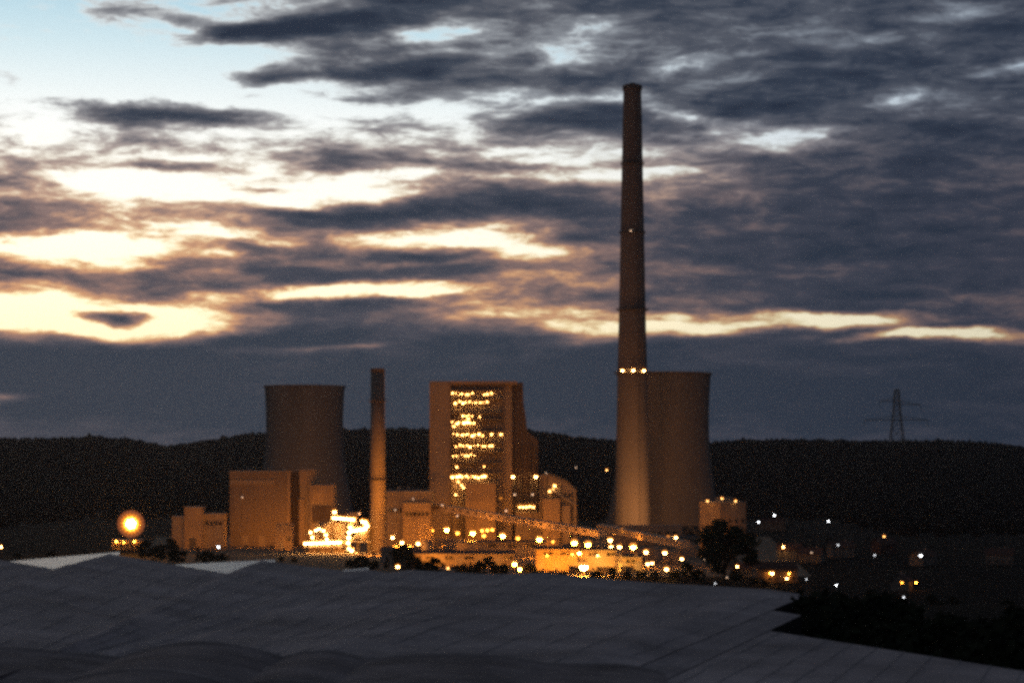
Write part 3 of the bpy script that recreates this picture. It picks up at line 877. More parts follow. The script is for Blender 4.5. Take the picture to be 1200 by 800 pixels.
for px, py, r, m in ((650, 568.5, .8, 'lamp_platform'), (644, 575, .65, 'lamp_platform'), (648, 573, .4, 'lamp_warm_soft')):
    blamp(si, at(px, py, D - 2.2), r, m)
# heaps, containers and tanks that fill the yard
r = random.Random(31)
YARD = [(512, 1290), (527, 1265), (541, 1300), (548, 1240), (566, 1285), (583, 1250), (600, 1290), (617, 1235), (628, 1275), (644, 1255), (660, 1180), (676, 1210), (694, 1190), (708, 1150), (722, 1205), (737, 1175), (752, 1130), (770, 1160), (786, 1120), (486, 1250), (500, 1215), (474, 1230)]
for i, (px, D) in enumerate(YARD):
    x = X(px, D)
    if i % 3 == 2:
        tk = thing('storage_tank', 'squat storage tank in the yard, %s tank from the left' % ORD[sorted(q[0] for k_, q in enumerate(YARD) if k_ % 3 == 2).index(px)], 'tank', (x, D, 0), 'storage tanks in the yard')
        R_ = r.uniform(2.2, 3.6); H_ = r.uniform(4, 7)
        MB().lathe([(R_, -.2), (R_, H_), (R_ * .6, H_ + .8), (.01, H_ + 1.1)], 20, (x, D, 0)).build('shell', MATS['steel_pale'], tk, smooth=True)
        MB().lathe([(R_, H_ - .3), (R_ + .15, H_ - .3), (R_ + .15, H_), (R_, H_)], 20, (x, D, 0)).build('rim', MATS['steel'], tk)
    else:
        hw = r.uniform(3, 6.5); H_ = r.uniform(3, 6.5)
        kd = thing('yard_kiosk', 'flat-roofed kiosk in the yard, %s kiosk from the left' % ORD[sorted(q[0] for k_, q in enumerate(YARD) if k_ % 3 != 2).index(px)], 'kiosk', (x, D, 0), 'kiosks in the yard')
        rz = r.uniform(-.35, .35)
        w = MB().box(x - hw, x + hw, D - 2.5, D + 2.5, -.2, H_, rz).build('wall', MATS[r.choice(['cladding', 'cladding_tan', 'plaster'])], kd)
        MB().box(x - hw - .3, x + hw + .3, D - 2.8, D + 2.8, H_, H_ + .35, rz).build('roof', MATS['steel_pale'], kd)
        MB().box(x - .7, x + .7, D - 2.56, D - 2.4, 0, 2.3, rz, (x, D)).build('door', MATS['steel'], w)
# pipe rack along the road
pr = thing('pipe_rack', 'low pipe rack running below the long conveyor', 'pipe rack', (X(590, 1230), 1230, 0))
pa, pb_ = Vector((X(505, 1310), 1310, 5.0)), Vector((X(700, 1150), 1150, 5.0))
for o in (-.8, 0, .8):
    MB().tube(pa + Vector((0, o, .1 * o)), pb_ + Vector((0, o, .1 * o)), .3, .3, 8).build('pipe', MATS['steel_pale'], pr)
for q in range(12):
    p = pa.lerp(pb_, q / 11)
    MB().box(p.x - .2, p.x + .2, p.y - 1.4, p.y + 1.4, 4.4, 4.65).box(p.x - .15, p.x + .15, p.y - 1.3, p.y - 1.0, -.3, 4.4).box(p.x - .15, p.x + .15, p.y + 1.0, p.y + 1.3, -.3, 4.4).build('trestle', MATS['steel'], pr)

# ------------------------------------------------------------------ conveyor galleries
def gallery(name, label, a, b, wid, hgt, nleg, lamps=()):
    a, b = Vector(a), Vector(b)
    root = thing(name, label, 'conveyor', ((a.x + b.x) / 2, (a.y + b.y) / 2, 0), 'inclined conveyor galleries')
    d = b - a; h = Vector((d.x, d.y, 0)).normalized(); n = Vector((-h.y, h.x, 0)) * (wid / 2)
    up = Vector((0, 0, hgt))
    vs = [a - n, a + n, b + n, b - n, a - n + up, a + n + up, b + n + up, b - n + up]
    MB().add(vs, [(0, 3, 2, 1), (4, 5, 6, 7), (0, 1, 5, 4), (1, 2, 6, 5), (2, 3, 7, 6), (3, 0, 4, 7)]).build('gallery', MATS['conveyor_sheet'], root)
    n2 = n * 1.12; u0 = Vector((0, 0, hgt + .02)); u1 = Vector((0, 0, hgt + .5))
    vs = [a - n2 + u0, a + n2 + u0, b + n2 + u0, b - n2 + u0, a + u1, b + u1]
    MB().add(vs, [(0, 3, 2, 1), (0, 4, 5, 3), (1, 2, 5, 4), (0, 1, 4), (3, 5, 2)]).build('roof', MATS['conveyor_sheet'], root)
    nw = int(d.length / 9)
    for i in range(nw):
        p = a + d * ((i + .5) / nw); q = d.normalized() * 1.6
        for s in (-1,) if n.y > 0 else (1,):
            o = n * (s * 1.02)
            MB().add([p - q + o + up * .45, p + q + o + up * .45, p + q + o + up * .75, p - q + o + up * .75], [(0, 1, 2, 3)]).build('window', MATS['window_glass'], root)
    for i in range(nleg):
        p = a + d * ((i + .6) / (nleg + .2))
        lg = MB()
        for s in (-1, 1):
            lg.bar((p.x + n.x * s * 1.3, p.y + n.y * s * 1.3, -.3), p + n * s * .8, .35)
        lg.bar(p + n * .9 - up * .4, p - n * .9 - up * .4, .3)
        lg.build('trestle', MATS['steel'], root)
    return root
g1 = gallery('conveyor_gallery', 'long sloping conveyor gallery descending right from the lit boiler tower', at(505, 596, 1365), at(706, 629, 1200), 5, 3.4, 6)
blamp(g1, at(518, 591.5, 1345), .5, 'lamp_faint'); blamp(g1, at(536, 604, 1330), .5, 'lamp_faint')
g2 = gallery('conveyor_gallery', 'shorter conveyor gallery descending right at the foot of the big cooling tower', at(704, 621, 1335), at(804, 642, 1140), 5, 3.4, 4)
blamp(g2, at(729, 620, 1275), .6, 'lamp_platform')
D = 1345.0
tt = thing('transfer_house', 'low lit transfer house at the foot of the big cooling tower', 'building', (X(735, D), D, 0))
w = block(tt, X(712, D), X(800, D), D + 4, D + 16, Z(617, D), 'cladding', rib=6)
windows(w, X(716, D), X(796, D), D + 4, Z(626, D), 1.6, 9, .5)

# ------------------------------------------------------------------ low sheds in front
def shed(name, label, px0, px1, pyt, D, depth, m='cladding_tan', rise=1.8, bays=6, group=None):
    root = thing(name, label, 'warehouse', (X((px0 + px1) / 2, D), D, 0), group)
    xa, xb, zt = X(px0, D), X(px1, D), Z(pyt, D) - rise
    zb = T((xa + xb) / 2, D) - .4
    w = MB().box(xa, xb, D, D + depth, zb, zt).build('wall', MATS[m], root)
    ribs(MB(), xa + .2, xb - .2, D, zb, zt, (xb - xa) / bays, .16, .35).build('pilaster', MATS[m], w)
    MB().add([(xa - .5, D - .6, zt), (xb + .5, D - .6, zt), (xb + .5, D + depth / 2, zt + rise), (xa - .5, D + depth / 2, zt + rise), (xa - .5, D + depth + .6, zt), (xb + .5, D + depth + .6, zt)],
             [(0, 1, 2, 3), (3, 2, 5, 4), (0, 3, 4), (1, 5, 2), (0, 4, 5, 1)]).build('roof', MATS['roofing'], root)
    MB().tube((xa - .5, D - .75, zt + .05), (xb + .5, D - .75, zt + .05), .28, .28, 6).build('gutter', MATS['steel_pale'], root)
    for i in range(bays):
        xc = xa + (xb - xa) * (i + .5) / bays
        if i % 2 == 0:
            MB().box(xc - 1.6, xc + 1.6, D - .1, D + .03, zb, min(zt - 1, zb + 4.6)).build('door', MATS['steel_pale'], w)
        else:
            windows(w, xc - 2.2, xc + 2.2, D, zt - 2.4, 1.2, 2, .7)
    return root
shed('workshop', 'long low workshop with a pale lit gutter behind the front bushes', 486, 602, 645, 1085.0, 16, 'cladding', 1.6, 10)
shed('workshop', 'low shed left of the long lit gutter, behind dark bushes', 446, 484, 641, 1110.0, 14, 'cladding', 1.4, 4)
s1 = shed('warehouse', 'warehouse with a wide orange floodlit front wall', 628, 677, 640, 1040.0, 18, 'cladding_tan', 1.4, 5)
s2 = shed('warehouse', 'warehouse glowing yellow right behind the brightest front floodlight', 680, 721, 641.5, 1042.0, 16, 'plaster', 1.2, 4)
shed('workshop', 'lower yellow-lit lean-to beside the yellow warehouse', 726, 752, 649, 1036.0, 12, 'cladding_tan', 1.5, 3)
for i, (px, D, c) in enumerate(((673, 1018, 'steel'), (707, 1012, 'cladding_dark'), (735, 1016, 'steel'), (622, 1015, 'cladding_dark'))):
    ct = thing('cargo_container', 'dark cargo container standing before the floodlit warehouses, %s from the left' % ORD[[622, 673, 707, 735].index(px)], 'container', (X(px, D), D, 0), 'containers before the floodlit warehouses')
    MB().box(X(px, D) - 1.25, X(px, D) + 1.25, D - 3, D + 3, .15, 2.75, .5 + i).build('body', MATS[c], ct)
    MB().box(X(px, D) - 1.3, X(px, D) + 1.3, D - 3.05, D + 3.05, 2.76, 2.95, .5 + i).build('roof', MATS['steel'], ct)
shed('workshop', 'small lit shed next to the round dark tree', 797, 817, 627, 1190.0, 10, 'plaster', 1.0, 2)
shed('workshop', 'narrow shed under the row of street lamps, mid plant', 560, 640, 633, 1200.0, 10, 'cladding', 1.0, 7)
for px, dz in ((641, 0), (671, .4)): blamp(s1, (X(px, 1040), 1038.2, 7.0 + dz), .3, 'lamp_wall_or_fill')  # lamps added to light up the orange front wall
for px, dz in ((700, .3), (738, -.4), (745, .2)): blamp(s2, (X(px, 1042), 1039.8, 6.6 + dz), .42, 'lamp_warm')  # lamps added to light up the yellow fronts
blamp(gh_, (X(137, 1292), 1290, 4.6), .5, 'lamp_wall_or_fill'); blamp(gh_, (X(146, 1292), 1290, 4.2), .35, 'lamp_wall_or_fill'); blamp(gh_, (X(158, 1292), 1290, 4.6), .45, 'lamp_wall_or_fill')
# tank in the yellow yard
D = 1030.0
tk = thing('upright_tank', 'pale upright tank standing in the yellow floodlit yard', 'tank', (X(725, D), D, 0))
MB().lathe([(1.5, -.3), (1.5, 7.6), (1.3, 8.3), (.01, 8.8)], 20, (X(725, D), D, 0)).build('shell', MATS['plaster'], tk, smooth=True)
for z in (2, 4.5, 7): MB().lathe([(1.5, z), (1.62, z), (1.62, z + .2), (1.5, z + .2)], 20, (X(725, D), D, 0)).build('hoop', MATS['steel'], tk)

# ------------------------------------------------------------------ tan block on the right
D = 1255.0
tb_ = thing('tan_block', 'tan flat-roofed block with roof lamps above the round dark tree', 'building', (X(846, D), D, 0))
ca = math.radians(38); cxb = X(847, D); hw, hd = 9.6, 8.3
zt = Z(589, D)
w = MB().box(cxb - hw, cxb + hw, D - hd, D + hd, -.3, zt, ca).build('wall', MATS['cladding_tan'], tb_)
MB().box(cxb - hw - .3, cxb + hw + .3, D - hd - .3, D + hd + .3, zt, zt + .8, ca).build('parapet', MATS['steel_pale'], w)
MB().box(cxb - 3, cxb + 4.5, D - 3, D + 3, zt + .8, zt + 3.2, ca).build('roof_house', MATS['cladding'], w)
for i in range(4):
    for s in (0, 1):
        lx = -hw + 2 * hw * (i + .5) / 4; 
        MB().box(cxb + lx - .9, cxb + lx + .9, D - hd - .08, D - hd + .02, 9 + s * 7, 11 + s * 7, ca, (cxb, D)).build('window', MATS['window_glass'], w)
for px, py in ((829, 586.5), (846, 583.5), (862, 586.5)):
    blamp(tb_, at(px, py, D - 8), .55, 'lamp_warm_soft')
HAZE = 0.000036

# ------------------------------------------------------------------ street lamps and masts
LAMP_PIX = []
def solve(px, py, h):
    best = None
    for D in np.arange(2300, 560, -4.0):
        x = X(px, D); y = HOR + (CAMZ - T(x, D) - h) * F / D
        e = abs(y - py)
        if best is None or e < best[0] - 1e-6:
            best = (e, D)
        if best[0] < .35 and e > best[0] + 2: break
    return best[1]

SL = {}
def street_lamp(px, py, h, r, m, label, group, name='street_lamp', cat='street lamp', D=None):
    D = D or solve(px, py, h)
    x = X(px, D); zg = T(x, D)
    h = Z(py, D) - zg
    root = thing(name, label, cat, (x, D, zg), group)
    key = round(h, 1)
    if key not in SL:
        a = MB().tube((0, .9, -.4), (0, .9, h + .35), .13, .08, 8); a.lathe([(.28, 0), (.28, .5), (.14, .6)], 8, (0, .9, 0))
        SL[key] = a.mesh('pole'); SL[key].materials.append(MATS['steel'])
    for nm, me_, loc in (('pole', SL[key], (0, 0, 0)), ('arm', SL.get('arm'), (0, 0, h)), ('lamp_head', lamp_mesh(r, m), (0, 0, h))):
        if me_ is None:
            a = MB().tube((0, .95, .3), (0, -.1, .55), .06, .05, 6); me_ = SL['arm'] = a.mesh('arm'); me_.materials.append(MATS['steel'])
        o = bpy.data.objects.new(nm, me_); COL.objects.link(o); o.parent = root; o.location = loc
    LAMP_PIX.append((px, py, D))
    return root

BIG, MED, SML = 1.35, .9, .55
# the road lamps that step down across the plant from the slim chimney to the right
row = [(458, 614, BIG), (494, 618, BIG), (523.5, 620, BIG), (554, 624, BIG), (589, 627, BIG), (632, 631, BIG), (673, 635, BIG), (689, 637, BIG), (742, 640, BIG), (746, 639, BIG)]
for i, (px, py, r) in enumerate(row[:-1]):
    street_lamp(px, py, 10, r, 'lamp_sodium', 'bright street lamp, %s from the left in the row stepping down from the slim chimney' % ORD[i], 'bright row of road lamps')
row2 = [(506, 621, MED), (536, 624, MED), (565, 621, MED), (571, 620.5, MED), (577, 620, MED), (567, 627, MED), (607, 630, MED), (648, 634, SML), (645, 617, MED), (668, 622, 1.0), (681, 624, MED)]
for i, (px, py, r) in enumerate(sorted(row2)):
    street_lamp(px, py, 9, r, 'lamp_sodium_soft', 'smaller yellow yard lamp, %s from the left under the long conveyor' % ORD[i], 'small yard lamps under the conveyor')
row3 = [(460, 629, MED), (471, 635, MED), (490, 636, MED)]
for i, (px, py, r) in enumerate(row3):
    street_lamp(px, py, 8, r, 'lamp_warm', 'pale yard lamp right of the slim chimney foot, %s from the left of three' % ORD[i], 'yard lamps at the slim chimney')
row4 = [(715, 632, 1.1), (716, 640, .8), (726, 640, .9), (757, 646, MED), (779, 647, MED), (783, 629, .7), (792, 629, .8), (802, 630, 1.0), (810, 631, 1.0), (759, 660, .7), (764, 659, .6), (799, 654, .7)]
for i, (px, py, r) in enumerate(sorted(row4)):
    street_lamp(px, py, 9 if py < 650 else 5, r, 'lamp_warm', 'yard lamp below the big cooling tower, %s counting from the left' % ORD[i], 'yard lamps below the big cooling tower')
row5 = [(466, 663, .75, 'lamp_warm', 'round lamp low among the dark bushes right of the slim chimney'),
        (525, 665, .55, 'lamp_warm_soft', 'small dim lamp low in front of the long workshop'),
        (603, 660, .95, 'lamp_sodium', 'upper of two close bright lamps left of the orange warehouse'),
        (609, 666, .75, 'lamp_sodium', 'lower of two close bright lamps left of the orange warehouse'),
        (781, 666, .8, 'lamp_warm', 'lone bright lamp low beside the bushes left of the round tree'),
        (679, 647, .95, 'lamp_sodium', 'lamp just above the brightest front floodlight'),
        (1, 640, .6, 'lamp_warm', 'lone yellow lamp at the left edge of the picture'),
        (256, 640, .6, 'lamp_cool', 'lone white lamp before the far-left pump house'),
        (711, 550.5, .5, 'lamp_warm_soft', 'faint lamp high on the slope left of the big cooling tower'),
        (675, 547.5, .4, 'lamp_faint', 'very faint lamp on the dark hillside left of the tall chimney')]
for px, py, r, m, lb_ in row5:
    if py < 560:
        street_lamp(px, py, 9, r * 2.0, m, lb_, None, D=2500.0)
    else:
        street_lamp(px, py, 5 if py > 655 else 8, r, m, lb_, None)
# village on the right
vill = [(889, 611, .8, 'lamp_cool', 'white lamp just right of the tan block'), (907.5, 603, 1.1, 'lamp_cool', 'brightest white lamp above the village, upper right of the round tree'),
        (971, 610, .8, 'lamp_cool', 'lone white lamp high in the dark village'), (918, 640, .75, 'lamp_warm', 'yellow lamp above the lit village house'),
        (982, 638, .6, 'lamp_cool_soft', 'dim greenish lamp mid village'), (1036, 628, .75, 'lamp_warm_soft', 'lamp beside the reddish house, centre right'),
        (1025, 650, .55, 'lamp_cool_soft', 'tiny bluish lamp below the reddish house'), (1079, 650, .95, 'lamp_cool', 'bright white lamp farthest right in the village'),
        (951, 647, .55, 'lamp_faint', 'tiny dim lamp right of the lit village house roof'), (905, 671, .9, 'lamp_warm', 'bright lamp in front of the lit village house'),
        (922, 677, .65, 'lamp_warm', 'second lamp right in front of the lit village house'), (945, 678, .42, 'lamp_cool_soft', 'dim lamp right of the lit village house'),
        (980, 685, .5, 'lamp_cool', 'small white lamp low in the dark village'), (1059, 699, .5, 'lamp_cool_soft', 'lowest pale lamp, under the small orange gable'),
        (864, 663, .7, 'lamp_warm', 'yellow lamp right of the round tree'), (825, 655, .4, 'lamp_faint', 'faint lamp in the left side of the round tree'),
        (1057, 682, .5, 'lamp_sodium_soft', 'orange lamp at the small orange gable'), (1062, 675, .35, 'lamp_faint', 'faint lamp above the small orange gable'),
        (852, 676, .45, 'lamp_faint', 'faint lamp at the foot of the round tree'), (838, 683, .4, 'lamp_cool_soft', 'tiny bluish lamp under the round tree')]
for px, py, r, m, lb_ in vill:
    street_lamp(px, py, 7 if py < 660 else (5 if py < 690 else 3), r * .72, m, lb_, None)

# big orange floodlight mast on the left: a pole with a crown of floodlights
def mast(px, py, h, ring, n, r, m, label, D=None):
    D = D or solve(px, py, h)
    x = X(px, D); zg = T(x, D); h = Z(py, D) - zg
    root = thing('floodlight_mast', label, 'floodlight', (x, D, zg))
    p = MB().tube((x, D, zg - .4), (x, D, zg + h + .6), .32, .18, 10).build('pole', MATS['steel'], root)
    MB().lathe([(ring - .12, h - .1), (ring + .12, h - .1), (ring + .12, h + .15), (ring - .12, h + .15), (ring - .12, h - .1)], 20, (x, D, zg)).build('crown_ring', MATS['steel'], root)
    for i in range(n):
        a = 2 * math.pi * i / n - math.pi / 2
        blamp(root, (x + ring * math.cos(a), D + ring * math.sin(a), zg + h + .35), r * .62, m)
    blamp(root, (x, D, zg + h), r, m, 'lamp_cluster')
    LAMP_PIX.append((px, py, D))
    return root
def flood_bank(px, py, h, R, label):
    """a core of floodlights on a mast with dimmer halo rings round it, aimed down the valley towards the viewer's hill"""
    D = solve(px, py, h); x = X(px, D); zg = T(x, D); h = Z(py, D) - zg
    root = thing('floodlight_mast', label, 'floodlight', (x, D, zg))
    MB().tube((x, D + .9, zg - .4), (x, D + .9, zg + h + R * .6), .34, .2, 10).build('pole', MATS['steel'], root)
    for q in range(6):
        a = math.pi * q / 6
        v = Vector((math.cos(a), 0, math.sin(a))) * R
        c = Vector((x, D + .65, zg + h)); MB().bar(c - v, c + v, .12).build('frame_bar', MATS['steel'], root)
    r1 = R / 9.2
    for ring, m_ in ((0, 'lamp_mast'), (1, 'lamp_mast'), (2, 'mast_halo_mid'), (3, 'mast_halo_rim'), (4, 'mast_halo_edge')):  # outer rings glow dimmer, imitating the halo round the core lamps
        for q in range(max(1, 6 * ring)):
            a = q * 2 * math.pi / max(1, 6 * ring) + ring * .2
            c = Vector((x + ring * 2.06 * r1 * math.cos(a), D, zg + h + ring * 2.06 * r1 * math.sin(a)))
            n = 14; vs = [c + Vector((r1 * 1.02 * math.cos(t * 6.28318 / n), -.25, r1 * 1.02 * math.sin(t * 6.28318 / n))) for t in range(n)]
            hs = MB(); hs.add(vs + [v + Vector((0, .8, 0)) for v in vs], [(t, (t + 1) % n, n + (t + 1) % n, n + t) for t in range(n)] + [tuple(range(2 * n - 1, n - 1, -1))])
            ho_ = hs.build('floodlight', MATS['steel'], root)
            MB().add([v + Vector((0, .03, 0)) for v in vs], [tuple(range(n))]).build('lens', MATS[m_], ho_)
    LAMP_PIX.append((px, py, D))
flood_bank(153.5, 613.5, 16, 7.4, 'huge orange floodlight on a mast at the far left')
mast(684, 663, 7, 1.2, 6, 1.9, 'lamp_flood', 'brightest low floodlight before the yellow warehouse', D=985.0)

SODL = (1.0, 0.31, 0.035)
def fill_uplight(px, D, r, watt, label, tilt=38.0, dx=0.0, col=SODL):
    """added fill light on the ground, its glass turned to the wall it brightens"""
    x = X(px, D); zg = T(x, D)
    root = thing('ground_fill_light', label, 'floodlight', (x, D, zg), 'added fill lights standing on the ground')
    ax = Vector((dx, math.cos(math.radians(tilt)), math.sin(math.radians(tilt)))).normalized()
    c = Vector((x, D, zg + r + .5))
    MB().tube(c - ax * .7, c + ax * .1, r * .55, r * 1.12, 14).build('housing', MATS['steel'], root)
    MB().tube(c + ax * .11, c + ax * .14, r, r, 14).build('lens', MATS['fill_light_glass'], root)
    MB().box(x - r, x + r, D - .3, D + .3, zg - .3, zg + .3).build('base', MATS['steel'], root)
    li = bpy.data.lights.new('fill_area', 'AREA'); li.shape = 'DISK'; li.size = 2 * r; li.energy = watt; li.color = col
    lo = bpy.data.objects.new('fill_area', li); COL.objects.link(lo); lo.parent = root
    lo.location = c + ax * .2 - Vector((x, D, zg)); lo.rotation_euler = (-ax).to_track_quat('Z', 'Y').to_euler()
K = 2600.0  # fill lights added to brighten walls, chimneys and towers
for a in ((288, 1302, .9, K * .8, 'added fill light at the left of the brown boiler house front'), (318, 1300, .9, K * .8, 'added fill light at the right of the brown boiler house front'),
          (352, 1302, .9, K, 'added fill light at the brown stair tower foot'), (378, 1295, 1.0, K * 1.2, 'added fill light behind the blazing filter plant'),
          (225, 1270, .8, K * .9, 'added fill light before the pump house tower'), (250, 1272, .6, K * .4, 'added fill light before the pump house wing'),
          (333, 1272, .5, K * .5, 'added fill light before the small tan block'),
          (463, 1315, .8, K * .8, 'added fill light at the left of the turbine hall'), (489, 1312, .8, K * .8, 'added fill light at the right of the turbine hall'),
          (515, 1362, 1.0, K, 'added fill light at the boiler tower stair foot'), (563, 1366, .9, K, 'added fill light before the ash hall'), (612, 1366, 1.0, K, 'added fill light before the mill bay'), (650, 1358, .9, K, 'added fill light at the bunker house foot'),
          (846, 1232, .7, K * .7, 'added fill light before the tan block'),
          (590, 1170, .7, K * .6, 'added fill light before the narrow mid-plant shed'), (530, 1060, .5, K * 1.0, 'added fill light at the long workshop, left one'), (570, 1060, .5, K * 1.0, 'added fill light at the long workshop, right one'),
          (560, 1290, .7, K * 2.5, 'added fill light under the long conveyor, left one'), (620, 1240, .7, K * 2.5, 'added fill light under the long conveyor, middle one'), (668, 1195, .7, K * 2.5, 'added fill light under the long conveyor, right one'),
          (745, 1225, .7, K * 2.5, 'added fill light under the shorter conveyor')):
    fill_uplight(*a)
fill_uplight(438, 1195, 1.0, K * 18, 'added fill light before the slim chimney foot', 50)
fill_uplight(474, 1225, 1.0, K * 11, 'second added fill light right of the slim chimney foot', 58, -.45)
OLV = (1.0, .42, .13)
fill_uplight(738, 1372, 1.3, K * 3.2, 'powerful added fill light before the tall chimney', 52, 0, OLV)
fill_uplight(707, 1396, 1.0, K * 6.5, 'second powerful added fill light left of the tall chimney foot', 60, .42, OLV)
fill_uplight(795, 1400, 1.1, K * 7, 'powerful added fill light before the big cooling tower', 30, 0, OLV)
fill_uplight(357, 1640, 1.3, K * 10, 'powerful added fill light before the left cooling tower', 30, 0, OLV)
fill_uplight(505, 1075, .5, K * .9, 'added fill light by the left end of the long workshop', 25)
fill_uplight(592, 1062, .5, K * .9, 'added fill light by the right end of the long workshop', 25)
for px in (636, 652, 668): fill_uplight(px, 1027, .55, K * 1.1, 'added fill light at the orange warehouse, %s from the left' % ORD[(636, 652, 668).index(px)], 25, 0, (1.0, .28, .015))
for px in (695, 712, 730, 744): fill_uplight(px, 1030 - (6 if px > 722 else 0), .55, K * (1.1 if px == 712 else .35), 'added fill light at the yellow warehouse, %s from the left' % ORD[(695, 712, 730, 744).index(px)], 25, 0, (1.0, .42, .06))

# ------------------------------------------------------------------ houses of the village
def house(px, py_base, D, w, d, h, rot, label, wallm='house_plaster', rise=2.6):
    x = X(px, D); zg = T(x, D)
    root = thing('house', label, 'house', (x, D, zg), 'houses of the dark village', rot)
    loc = (0, 0, 0)
    wl = MB().box(-w / 2, w / 2, -d / 2, d / 2, -.5, h).build('wall', MATS[wallm], root, off=loc)
    MB().prism([(-d / 2, h), (d / 2, h), (0, h + rise - .15)], -w / 2, w / 2)
    g = MB()
    for s in (-1, 1):
        xx = s * w / 2
        g.add([(xx, -d / 2, h), (xx, d / 2, h), (xx, 0, h + rise - .1)], [(0, 1, 2)])
    g.build('gable', MATS[wallm], wl, off=loc)
    e = .5
    rf = MB().add([(-w / 2 - e, -d / 2 - e, h - .3), (w / 2 + e, -d / 2 - e, h - .3), (w / 2 + e, 0, h + rise), (-w / 2 - e, 0, h + rise), (-w / 2 - e, d / 2 + e, h - .3), (w / 2 + e, d / 2 + e, h - .3),
                   (-w / 2 - e, -d / 2 - e, h - .1), (w / 2 + e, -d / 2 - e, h - .1), (w / 2 + e, 0, h + rise + .2), (-w / 2 - e, 0, h + rise + .2), (-w / 2 - e, d / 2 + e, h - .1), (w / 2 + e, d / 2 + e, h - .1)],
                  [(0, 3, 2, 1), (3, 4, 5, 2), (6, 7, 8, 9), (9, 8, 11, 10), (0, 1, 7, 6), (4, 10, 11, 5), (0, 6, 9, 3), (3, 9, 10, 4), (1, 2, 8, 7), (2, 5, 11, 8)]).build('roof', MATS['roof_tile'], root, off=loc)
    MB().box(w * .2, w * .2 + .8, .4, 1.2, h + rise * .4, h + rise + 1).build('chimney', MATS['plaster'], rf, off=loc)
    n = max(2, int(w / 3.2))
    windows_local(wl, w, d, h, n)
    MB().box(-.5, .5, -d / 2 - .08, -d / 2 + .02, 0, 2.1).build('door', MATS['steel'], wl, off=loc)
    return root
def windows_local(wl, w, d, h, n):
    for lev in range(max(1, int(h // 2.8))):
        for i in range(n):
            xc = -w / 2 + w * (i + .5) / n
            if lev == 0 and abs(xc) < 1.1: continue
            f = MB().box(xc - .55, xc + .55, -d / 2 - .1, -d / 2 + .02, .9 + lev * 2.8, 2.2 + lev * 2.8).build('window', MATS['steel'], wl, off=(0, 0, 0))
            MB().box(xc - .45, xc + .45, -d / 2 - .13, -d / 2 - .11, 1.0 + lev * 2.8, 2.1 + lev * 2.8).build('pane', MATS['window_glass'], f, off=(0, 0, 0))
h1 = house(908, 680, 945, 17, 9, 5.5, .15, 'orange lit house right of the round dark tree')
blamp(h1, (ROOTLOC[h1.name][0] - 3.5, 945 - 6.0, ROOTLOC[h1.name][2] + 4.0), .42, 'lamp_wall_or_fill'); blamp(h1, (ROOTLOC[h1.name][0] + 4.5, 945 - 6.0, ROOTLOC[h1.name][2] + 3.6), .36, 'lamp_wall_or_fill')  # extra lamps added to brighten the house front
house(870, 670, 985, 9, 7, 3.4, -.3, 'small low house between the round tree and the lit house')
h3 = house(1057, 684, 880, 8, 7, 3.5, 1.2, 'small house with a glowing orange gable in the dark right side')
blamp(h3, (ROOTLOC[h3.name][0], 880 - 5.5, ROOTLOC[h3.name][2] + 3.2), .3, 'lamp_wall_or_fill')
house(1036, 634, 1230, 11, 8, 5.6, .5, 'reddish house beside a lamp, centre right of the village', 'roof_tile')
house(951, 647, 1120, 11, 8, 4.5, -.4, 'dim house right of the lit house and behind it')
house(985, 642, 1180, 12, 8, 5.6, .2, 'dim house near the greenish lamp')
house(1171, 652, 1100, 13, 8, 5.0, -.2, 'dark house nearest the right edge of the picture')
house(905, 607, 1640, 16, 9, 6, .1, 'distant house under the brightest white village lamp')
house(1082, 655, 1090, 11, 8, 4.8, .7, 'dark house beside the white lamp farthest right')
house(925, 648, 1150, 12, 8, 5.6, -.1, 'dim house above the lit house, under a yellow lamp')

# ------------------------------------------------------------------ pylon on the hill
D = 3380.0
px_, pyb, pyt = 1051, 520, 456
x = X(px_, D); zb = T(x, D) - 1; zt = Z(pyt, D); H = zt - zb
py_ = thing('lattice_pylon', 'lattice power pylon standing on the right hill crest', 'pylon', (x, D, zb))
def pw(t): return 8.5 * (1 - t) ** 1.5 + 3.4 if t < .95 else 2.4
lev = [0, .18, .34, .48, .6, .7, .79, .87, .94, 1.0]
b = MB()
for i in range(len(lev) - 1):
    w0, w1 = pw(lev[i]), pw(lev[i + 1]); z0, z1 = zb + H * lev[i], zb + H * lev[i + 1]
    c0 = [(x + sx * w0, D + sy * w0, z0) for sx, sy in ((-1, -1), (1, -1), (1, 1), (-1, 1))]
    c1 = [(x + sx * w1, D + sy * w1, z1) for sx, sy in ((-1, -1), (1, -1), (1, 1), (-1, 1))]
    for j in range(4):
        b.bar(c0[j], c1[j], 1.0); b.bar(c0[j], c1[(j + 1) % 4], .5); b.bar(c0[(j + 1) % 4], c1[j], .5); b.bar(c1[j], c1[(j + 1) % 4], .5)
b.build('tower_frame', MATS['steel'], py_)
for (dx0, pya, s) in ((-38, 492, -1), (28, 474, 1), (-20, 470, -1), (36, 492, 1)):
    za = Z(pya, D); xe = x + dx0 * D / F
    a = MB()
    for dy in (-2, 2):
        a.bar((x, D + dy, za), (xe, D, za), 1.0); a.bar((x, D + dy, za + 7), (xe, D, za), .5)
        for q in (.25, .5, .75): a.bar((x + (xe - x) * q, D + dy * (1 - q), za), (x + (xe - x) * q, D + dy * (1 - q), za + 7 * (1 - q)), .3)
    arm_ = a.build('crossarm', MATS['steel'], py_)
    MB().tube((xe, D, za), (xe, D, za - 9), .35, .35, 6).build('insulator', MATS['steel'], arm_)

